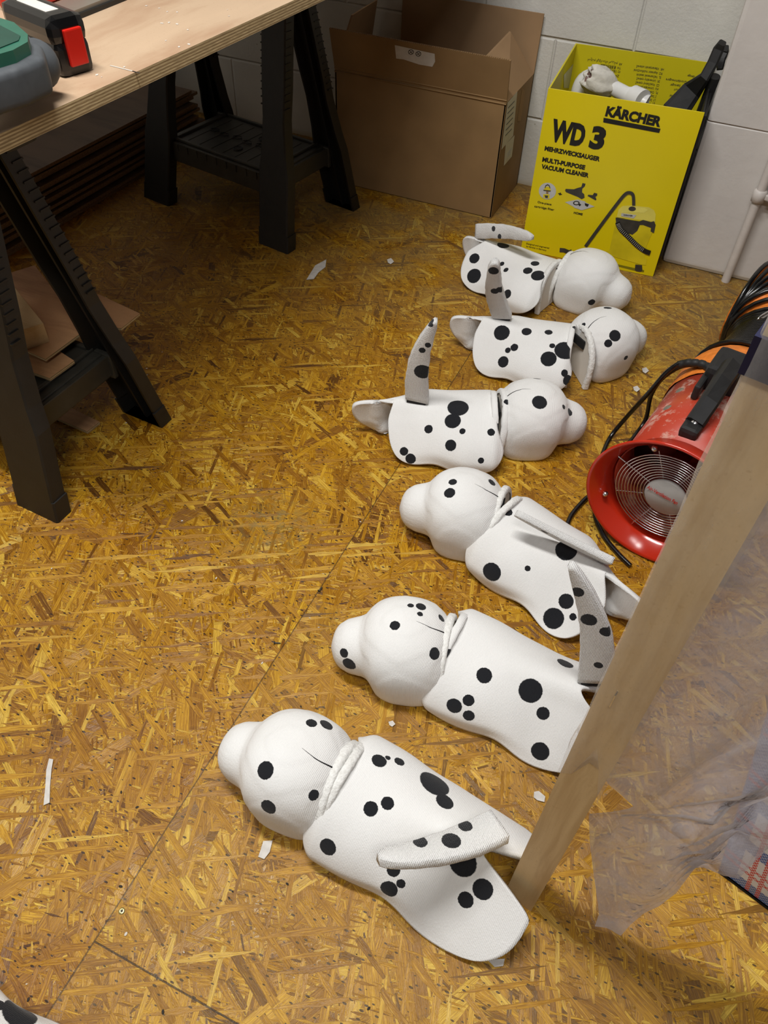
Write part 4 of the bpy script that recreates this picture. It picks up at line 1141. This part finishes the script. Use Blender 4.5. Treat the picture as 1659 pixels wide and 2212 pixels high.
for i in range(0, NF, 1):
    p_, x_, y_, t_ = fr[i]; row = []
    for k in range(41):
        a = 2*PI*k/40
        rr = lerp(.1105, .090, sstep(34, 62, i)) + (.013*sstep(110, 150, i)) + .0022*noise.noise(Vector((math.cos(a)*3, math.sin(a)*3, i*.35))) - (.002*math.sin(i*1.3) if i > 110 else 0)
        row.append(p_ + (x_*math.cos(a) + y_*math.sin(a))*rr)
    rows.append(row)
quadgrid(bm, rows); bmesh.ops.remove_doubles(bm, verts=bm.verts, dist=1e-6); bmesh.ops.recalc_face_normals(bm, faces=bm.faces)
obj('duct_fabric', bm, MT['orange'], duct, True)
# black spiral: tight turns first, opened out where the hose swings round
pts = []; ph = 0.0
def pos(u):
    i = min(int(u), NF-2); f2 = u - i; a, b = fr[i], fr[i+1]
    return a[0].lerp(b[0], f2), a[1].lerp(b[1], f2).normalized(), a[2].lerp(b[2], f2).normalized()
u = 50.0; steps = []
while u < NF - 1.5:
    s_ = (u-50)/(NF-52)
    seglen = (fr[min(int(u)+1, NF-1)][0] - fr[int(u)][0]).length
    pitch = lerp(.0105, .0240, sstep(.42, .50, s_)) - .009*sstep(.86, .92, s_)
    dphi = 2*PI/30; u += (pitch/30)/max(seglen, 1e-4); ph += dphi
    if u >= NF-1: break
    p_, x_, y_ = pos(u)
    pts.append(p_ + (x_*math.cos(ph) + y_*math.sin(ph))*(lerp(.108, .096, sstep(46, 62, u)) + .015*sstep(110, 150, u)))
bm = NB(); tube(bm, pts, .0053, 7); obj('spiral_rib', bm, MT['blackgloss'], duct, True)
bm = NB(); tube(bm, catmull([dl(at(1636, 690, .245)), dl(at(1648, 680, .25)), dl(at(1662, 672, .25)), dl(at(1664, 676, .245)), dl(at(1646, 688, .243))], 5), .0022, 8, closed=True); obj('wire_loop', bm, MT['chrome'], duct, True)

# power cable
cb2 = empty('power_cable', (0, 1.2, 0), 'black rubber power cable looping over the floor round the red fan', 'cable')
def cl2(v): return v - cb2.location
P = [cl2(q) for q in (FC + fx*.03 + fz*.118 + fax*.30, at(1500, 782, .235), at(1450, 796, .21), at(1400, 850, .14), at(1350, 905, .05), at(1318, 945, .006), at(1300, 985, .006), at(1290, 1020, .006), at(1283, 1060, .006), at(1262, 1080, .006), at(1236, 1110, .006), at(1224, 1136, .006), at(1218, 1148, .006))]
bm = NB(); tube(bm, catmull(P, 8), .0048, 10); obj('cable', bm, MT['blackgloss'], cb2, True)
P = [cl2(q) for q in (FC + fx*.03 + fz*.118 + fax*.30, at(1500, 788, .225), at(1442, 808, .18), at(1408, 850, .10), at(1395, 905, .03), at(1372, 940, .006), at(1345, 975, .006), at(1310, 1040, .006), at(1285, 1100, .006), at(1300, 1150, .006), at(1330, 1190, .006), at(1362, 1222, .006))]
bm = NB(); tube(bm, catmull(P, 8), .0048, 10); obj('cable', bm, MT['blackgloss'], cb2, True)
bm = NB(); P = [cl2(at(1545, 806, .245)), cl2(at(1520, 788, .242)), cl2(at(1490, 784, .232)), cl2(at(1466, 788, .218))]
pp = catmull(P, 8); tube(bm, pp, lambda i: .0085 if i % 4 < 3 else .0070, 12); obj('strain_relief', bm, MT['blackmatt'], cb2, True)

# ================================================================== BATTEN AND POLYTHENE
SL, SR = Vector((.0435, .388, 0)), Vector((.084, .379, 0))
sdir = Vector((.217, .976, 0)).normalized()
st = empty('wooden_batten', (SL + SR)/2, 'upright pale pine batten with knots standing on the floor by the nearest dog', 'batten')
bm = NB(); prism(bm, [SL - st.location, SR - st.location, SR + sdir*.045 - st.location, SL + sdir*.045 - st.location], Vector((0, 0, 1)), 1.62)
obj('timber', bm, MT['pine'], st).data.transform(Matrix.Identity(4))
st.location = (SL + SR)/2
bm = NB(); fcen = SL.lerp(SR, .45)
pn = Vector((-.217, -.976, 0)).normalized()
p_ = at_plane(1327, 1508, SL, pn) - st.location; 
tube(bm, [p_ + Vector((0, 0, .012)), p_ + pn*.002 + Vector((0, 0, .008)), p_ + pn*.002 - Vector((0, 0, .012)), p_ - Vector((0, 0, .016))], .0009, 6); obj('staple', bm, MT['chrome'], st)

# tape round the batten
bm = NB(); e_ = .0012
def ringbox(z0, z1, e, bm):
    c4 = [SL + (SL-SR).normalized()*e + pn*e, SR + (SR-SL).normalized()*e + pn*e, SR + (SR-SL).normalized()*e + sdir*(.045+e), SL + (SL-SR).normalized()*e + sdir*(.045+e)]
    prism(bm, [q + Vector((0, 0, z0)) for q in c4], Vector((0, 0, 1)), z1 - z0)
zt = at_plane(1640, 770, SL, pn).z
ringbox(zt - .012, zt + .012, .0030, bm)
tp = obj('tape_band', bm, MT['tape']); tag(tp, 'dark blue tape band wrapped round the upper part of the wooden batten', 'tape')

# film wrapped over the front of the batten (upper part)
fw = empty('film_wrap', (SL + SR)/2, 'translucent polythene wrapped tightly over the upper half of the wooden batten', 'film')
bm = NB(); rows = []
sx_ = (SR - SL).normalized(); wS = (SR - SL).length
prof = [(wS + .004, .043), (wS + .003, -.002), (wS*.75, -.0035), (wS*.5, -.003), (wS*.25, -.0035), (.001, -.003), (-.0012, .001), (-.0015, .02), (-.001, .044)]
for k in range(80):
    z = .44 + k*.0148; row = []
    for m, (a_, d__) in enumerate(prof):
        nz = noise.noise(Vector((m*.8, z*22, 3)))*.0022 + noise.noise(Vector((m*2.1, z*60, 8)))*.0008
        lo_ = sstep(.44, .52, z)
        row.append(SL + sx_*(a_ - (abs(nz)*.8 + (.003*(1-lo_) if 5 <= m <= 7 else 0)) *(1 if m >= 5 else 0)) + sdir*(d__ - abs(nz)) + Vector((0, 0, z - (.05*math.sin(m*1.7) if k == 0 else 0))) - fw.location)
    rows.append(row)
quadgrid(bm, rows); obj('film', bm, MT['film2'], fw, True)

# hanging sheet of polythene right of the batten, corner lying on the floor
CO = Vector((.088, .384, 0)); CDir = Vector((.42, .10, 0)).normalized(); CN = Vector((CDir.y, -CDir.x, 0))
def on_curtain(px, py):
    p_ = at_plane(px, py, CO, CN); return ((p_ - CO).dot(CDir), p_.z)
edge_px = [(1700, 940), (1560, 1250), (1457, 1429), (1380, 1562), (1300, 1702), (1335, 1732), (1362, 1757), (1318, 1766), (1264, 1771), (1266, 1830), (1274, 1900), (1285, 1978)]
eg = sorted([(z, a) for a, z in [on_curtain(*q) for q in edge_px]])
bot_px = [(1285, 1978), (1345, 1990), (1400, 1955), (1450, 1925), (1500, 1892), (1560, 1883), (1600, 1868), (1659, 1842), (1760, 1800)]
be = sorted(on_curtain(*q) for q in bot_px)
def left_edge(z):
    if z <= eg[0][0]: return eg[0][1]
    for (z0, a0), (z1, a1) in zip(eg, eg[1:]):
        if z0 <= z <= z1: return lerp(a0, a1, (z-z0)/max(z1-z0, 1e-6))
    return eg[-1][1]
sh = empty('polythene_sheet', CO, 'wrinkled translucent polythene sheet hanging right of the batten with torn corner on the floor', 'film')
bm = NB(); rows = []
pin = on_curtain(1364, 1757)
b_a = at(1552, 1882); b_b = at(1680, 1978)
def push(a):
    # the sheet is pushed out over the bag that pokes from under its hem
    q0 = ((b_a - CO).dot(CDir), (b_a - CO).dot(CN)); q1 = ((b_b - CO).dot(CDir), (b_b - CO).dot(CN))
    sl_ = (q1[1] - q0[1])/(q1[0] - q0[0]); v_ = q0[1] + (a - q0[0])*sl_ + .045
    return max(0.0, v_) if a < q0[0] + .75 else max(0.0, q0[1] + .75*sl_ + .045)
def hem_z(a):
    b_ = [(q[0], max(q[1], .003)) for q in be]
    if a <= b_[0][0]: return b_[0][1]
    for (a0_, z0_), (a1_, z1_) in zip(b_, b_[1:]):
        if a0_ <= a <= a1_: return lerp(z0_, z1_, (a-a0_)/max(a1_-a0_, 1e-6))
    return b_[-1][1] + (a - b_[-1][0])*.10
NZ, NA = 150, 110
for k in range(NZ):
    zr = (k/(NZ-1))**1.15
    row = []
    a0 = left_edge(.003 + zr*1.2)
    for j in range(NA+1):
        s_ = j/NA; a = a0 + (1.25 - a0)*s_**1.35
        ps_ = push(a); zb_ = hem_z(a) + 1.7*ps_; z = zb_ + zr*(1.2 - zb_)
        dx, dz = a - pin[0], z - pin[1]; rr = math.hypot(dx, dz) + 1e-4; an = math.atan2(dz, dx)
        w1_ = .016*math.sin(an*9)*min(1, rr/.15)*math.exp(-rr/.30)
        w2_ = .020*noise.noise(Vector((a*5, z*3.2, 1.7))) + .008*noise.noise(Vector((a*12, z*9, 4.1))) + .0022*noise.noise(Vector((a*45 + z*20, z*30 - a*12, 9)))
        # taut creases running down from the staples
        for (ca, cz, ang, am) in ((.10, .62, -1.05, .008), (.12, .95, -.9, .010), (.2, .8, -1.3, .007)):
            dd = (a - ca)*math.sin(ang) - (z - cz)*math.cos(ang); w2_ += am*math.exp(-(dd/.012)**2)*sstep(0, .08, a - ca)
        d2 = (w1_ + w2_)*sstep(0, .12, s_*1.2)
        hem = sstep(.10, 0.0, z)
        fl2 = .02*hem*hem
        row.append(CDir*a + CN*(d2 + fl2 + ps_) + Vector((0, 0, z + (.004*noise.noise(Vector((a*60, 0, 2))) if k < 2 else 0))))
    rows.append(row)
quadgrid(bm, rows); obj('film', bm, MT['film'], sh, True)

# checked woven bag behind the sheet
b0, b1 = at(1552, 1882), at(1680, 1978)
bdir = (b1 - b0).normalized(); bperp = Vector((-bdir.y, bdir.x, 0))
cbag = empty('woven_bag', b0, 'large blue, red and white checked woven laundry bag behind the polythene sheet', 'bag')
bm = NB(); uvl = bm.loops.layers.uv.new('UVMap')
LB, WB, HB_ = .62, .40, .56
def bagface(o, du, dv, lu, lv, bul, nrm_):
    n1, n2 = 26, 18; g = []
    for i in range(n1+1):
        row = []
        for j in range(n2+1):
            s_, q_ = i/n1, j/n2
            b_ = bul*math.sin(PI*s_)**.6*math.sin(PI*q_)**.6 + .008*noise.noise(Vector((s_*5, q_*5, lu*9)))*math.sin(PI*s_)*math.sin(PI*q_)
            v_ = bm.verts.new(o + du*s_*lu + dv*q_*lv + nrm_*b_); row.append((v_, s_*lu, q_*lv))
        g.append(row)
    for i in range(n1):
        for j in range(n2):
            c4 = (g[i][j], g[i+1][j], g[i+1][j+1], g[i][j+1]); fc = bm.faces.new([c[0] for c in c4])
            for lp, c in zip(fc.loops, c4): lp[uvl].uv = (c[1], c[2])
z_ = Vector((0, 0, 1)); Oz = Vector((0, 0, .002))
bagface(Oz, bdir, z_, LB, HB_, .02, -bperp); bagface(Oz, bperp, z_, WB, HB_, .02, -bdir)
bagface(Oz + bperp*WB, bdir, z_, LB, HB_, .02, bperp); bagface(Oz + bdir*LB, bperp, z_, WB, HB_, .02, bdir); bagface(Oz + z_*HB_, bdir, bperp, LB, WB, .03, z_)
for v_ in bm.verts: v_.co += -bdir*.22*v_.co.z + bperp*.10*v_.co.z
bmesh.ops.remove_doubles(bm, verts=bm.verts, dist=1e-4); bmesh.ops.recalc_face_normals(bm, faces=bm.faces)
obj('bag_body', bm, MT['check'], cbag, True)
bm = NB()
for w_ in (0, 1):
    tube(bm, [Oz + bdir*0 + bperp*0, Oz + bdir*LB], .003, 6)
obj('piping', bm, MT['ink'], cbag)

# ================================================================== TOOLS ON THE TABLE
tool = empty('cordless_tool', at(60, 180, TZ).xy.to_3d() + Vector((0, 0, TZ)), 'green and dark grey cordless tool with black battery, left edge of the work table', 'power tool')
def tl_(px, py, z): return at(px, py, z) - tool.location
# battery block: oriented by its visible front face
fA, fB = at(137, 173, TZ), at(20, 120, TZ)
e2_ = (fB - fA).normalized(); e1_ = Vector((-e2_.y, e2_.x, 0))
if e1_.x < 0: e1_ = -e1_
Mb = frame(fA - tool.location, e1_, e2_, Vector((0, 0, 1)))
bm = NB(); box(bm, (.028, .062, .022), (.052, .124, .044), Mb, bev=.009); box(bm, (.028, .064, .056), (.056, .128, .036), Mb, bev=.013)
obj('battery', bm, MT['blackgloss'], tool)
bm = NB(); box(bm, (.030, -.0015, .036), (.028, .007, .046), Mb, bev=.002); obj('release_button', bm, MT['red'], tool)
bm = NB(); box(bm, (.026, .066, .0742), (.020, .072, .0012), Mb, bev=.0003); obj('battery_label', bm, MT['paper'], tool)
bm = NB()
P = catmull([tl_(98, 132, TZ+.040), tl_(80, 139, TZ+.042), tl_(30, 156, TZ+.045), tl_(-20, 176, TZ+.046), tl_(-90, 209, TZ+.046)], 6)
tube(bm, P, lambda i: .030*math.sin(min(1, (i+1.2)/7)*PI/2), 24); obj('grip_body', bm, MT['toolgrey'], tool, True)
bm = NB(); Pq = [tl_(92, 96, TZ+.070), tl_(96, 122, TZ+.070), tl_(40, 146, TZ+.070), tl_(-20, 164, TZ+.070), tl_(-90, 189, TZ+.070), tl_(-80, 54, TZ+.07), tl_(-20, 38, TZ+.07), tl_(50, 60, TZ+.07)]
prism(bm, Pq, Vector((0, 0, -1)), .045); bmesh.ops.bevel(bm, geom=list(bm.edges), offset=.010, segments=3, affect='EDGES', profile=.6); obj('rubber_shell', bm, MT['toolgrey'], tool, True)
bm = NB()
Pg = [tl_(60, 74, TZ+.084), tl_(60, 90, TZ+.084), tl_(28, 108, TZ+.084), tl_(-20, 122, TZ+.084), tl_(-80, 132, TZ+.084), tl_(-80, 44, TZ+.084), tl_(-20, 32, TZ+.084), tl_(30, 48, TZ+.084)]
prism(bm, Pg, Vector((0, 0, -1)), .03)
obj('tool_housing', bm, MT['green'], tool)
bm = NB(); Pg = [tl_(44, 78, TZ+.0845), tl_(40, 88, TZ+.0845), tl_(0, 104, TZ+.0845), tl_(-50, 114, TZ+.0845), tl_(-60, 60, TZ+.0845), tl_(-10, 50, TZ+.0845)]
prism(bm, Pg, Vector((0, 0, 1)), .0006); obj('housing_recess', bm, simple('green_dark', srgb(24, 66, 54), .4), tool)
# long aluminium rail with red end
rl0, rl1 = at(172, 42, TZ), at(330, -22, TZ)
rd_ = (rl1 - rl0).normalized(); rp = Vector((-rd_.y, rd_.x, 0))
rail = empty('guide_rail', rl0, 'flat aluminium guide rail with black edge lying across the back of the work table', 'rail')
bm = NB(); prism(bm, [-rd_*.16 + rp*.006, rd_*.5 + rp*.006, rd_*.5 + rp*.060, -rd_*.16 + rp*.060], z_, .012); obj('rail_body', bm, MT['alu'], rail)
bm = NB(); prism(bm, [-rd_*.16, rd_*.5, rd_*.5 + rp*.006, -rd_*.16 + rp*.006], z_, .007); obj('edge_strip', bm, MT['ink'], rail)
rt = obj('red_tool', (lambda b_: (box(b_, (0, 0, .022), (.16, .05, .044), bev=.012), b_)[1])(NB()), MT['red']); rt.location = at(95, 2, TZ); rt.rotation_euler = (0, 0, math.atan2(rd_.y, rd_.x)); tag(rt, 'red tool housing behind the battery at the top edge of the work table', 'power tool')

# ================================================================== LITTER ON THE FLOOR
def scrap(pix, label, z=.0012, name='plastic_scrap', mat='scrap', grp=None):
    P = [at(x, y, 0) for x, y in pix]; c_ = sum(P, Vector())/len(P)
    bm = NB(); prism(bm, [q - c_ for q in P], z_, .0008)
    for v_ in bm.verts: v_.co.z += .0015 + .002*abs(noise.noise(v_.co*60))
    o = obj(name, bm, MT[mat]); o.location = c_; return tag(o, label, 'scrap', grp)
scrap([(107, 1640), (116, 1642), (112, 1665), (109, 1700), (108, 1735), (95, 1741), (99, 1700), (101, 1665)], 'long narrow pale grey torn strip lying on the floor at the left')
scrap([(569, 1818), (589, 1817), (583, 1842), (571, 1857), (558, 1852), (564, 1836)], 'small pale grey rectangular scrap on the floor left of the nearest dog')
scrap([(681, 575), (705, 562), (703, 578), (688, 590), (678, 604), (662, 606)], 'pale curled scrap lying on the dim floor right of the far sawhorse')
scrap([(1153, 1712), (1163, 1710), (1177, 1722), (1175, 1734), (1160, 1730), (1152, 1724)], 'pale scrap on the floor between the nearest dog and the batten')
scrap([(1052, 2074), (1090, 2072), (1086, 2088), (1068, 2090)], 'pale scrap on the floor just below the nearest dog')
for i, (x, y) in enumerate([(838, 1508), (846, 1565), (1393, 802), (1374, 842), (843, 566), (1290, 1130)]):
    scrap([(x-7, y-4), (x+2, y-7), (x+8, y+1), (x+1, y+6), (x-5, y+3)], 'tiny pale shred of paper lying on the board floor', name='paper_shred', grp='tiny shreds on the floor')
rnd = random.Random(11); first = None; fd = None
for i in range(90):
    x, y = rnd.uniform(10, 1240), rnd.uniform(470, 2190); p_ = at(x, y)
    dark = i % 2
    src = fd if dark else first
    if src is None:
        bm = NB(); bmesh.ops.create_icosphere(bm, subdivisions=1, radius=.0017, matrix=Matrix.Diagonal((1.5, 1, .5, 1)))
        o = obj('dark_crumb' if dark else 'pale_crumb', bm, MT['darkcrumb' if dark else 'crumb'])
        if dark: fd = o
        else: first = o
    else: o = src.copy(); COL.objects.link(o)
    s_ = rnd.uniform(.4, 1.25); o.location = p_ + Vector((0, 0, .0009*s_)); o.scale = (s_, s_*rnd.uniform(.5, 1), s_); o.rotation_euler = (0, 0, rnd.uniform(0, 3))
    tag(o, 'tiny dark crumb of debris on the board floor' if dark else 'tiny pale crumb of debris on the board floor', 'crumb', 'dark crumbs on the floor' if dark else 'pale crumbs on the floor')
# screw head in the floor and loose screws
sc0 = at(263, 1968)
bm = NB(); lathe(bm, [(.0004, .0004), (.0008, .0012), (.003, .0014), (.0044, .0008), (.0048, 0)], Matrix.Identity(4), 20); o = obj('floor_screw', bm, MT['zinc'], None, True); o.location = sc0
tag(o, 'brass-coloured screw head sunk in the floor board near the bottom left joint', 'screw')
bm = NB(); box(bm, (0, 0, .0016), (.0044, .0009, .0004)); box(bm, (0, 0, .0016), (.0009, .0044, .0004)); obj('cross_slot', bm, MT['ink'], o)
for (x, y, a, lb) in [(592, 1390, .4, 'small dark screw lying on the floor left of the second nearest dog'), (689, 1279, 1.5, 'small screw lying on the board joint in mid floor'), (82, 1404, 2.0, 'small screw lying on the floor near the left edge')]:
    bm = NB(); tube(bm, [(0, 0, .002), (.004, 0, .002), (.010, 0, .002), (.012, 0, .002)], lambda i: (.0016, .0014, .0012, .0003)[i], 8)
    lathe(bm, [(.0004, .0), (.0032, 0), (.0032, .0008), (.0014, .002)], frame((0, 0, .003), Vector((0, 1, 0)), Vector((0, 0, 1)), Vector((1, 0, 0))), 10)
    o = obj('loose_screw', bm, MT['ink2'], None, True); o.location = at(x, y); o.rotation_euler = (0, 0, a); tag(o, lb, 'screw')
bpy.context.view_layer.update()
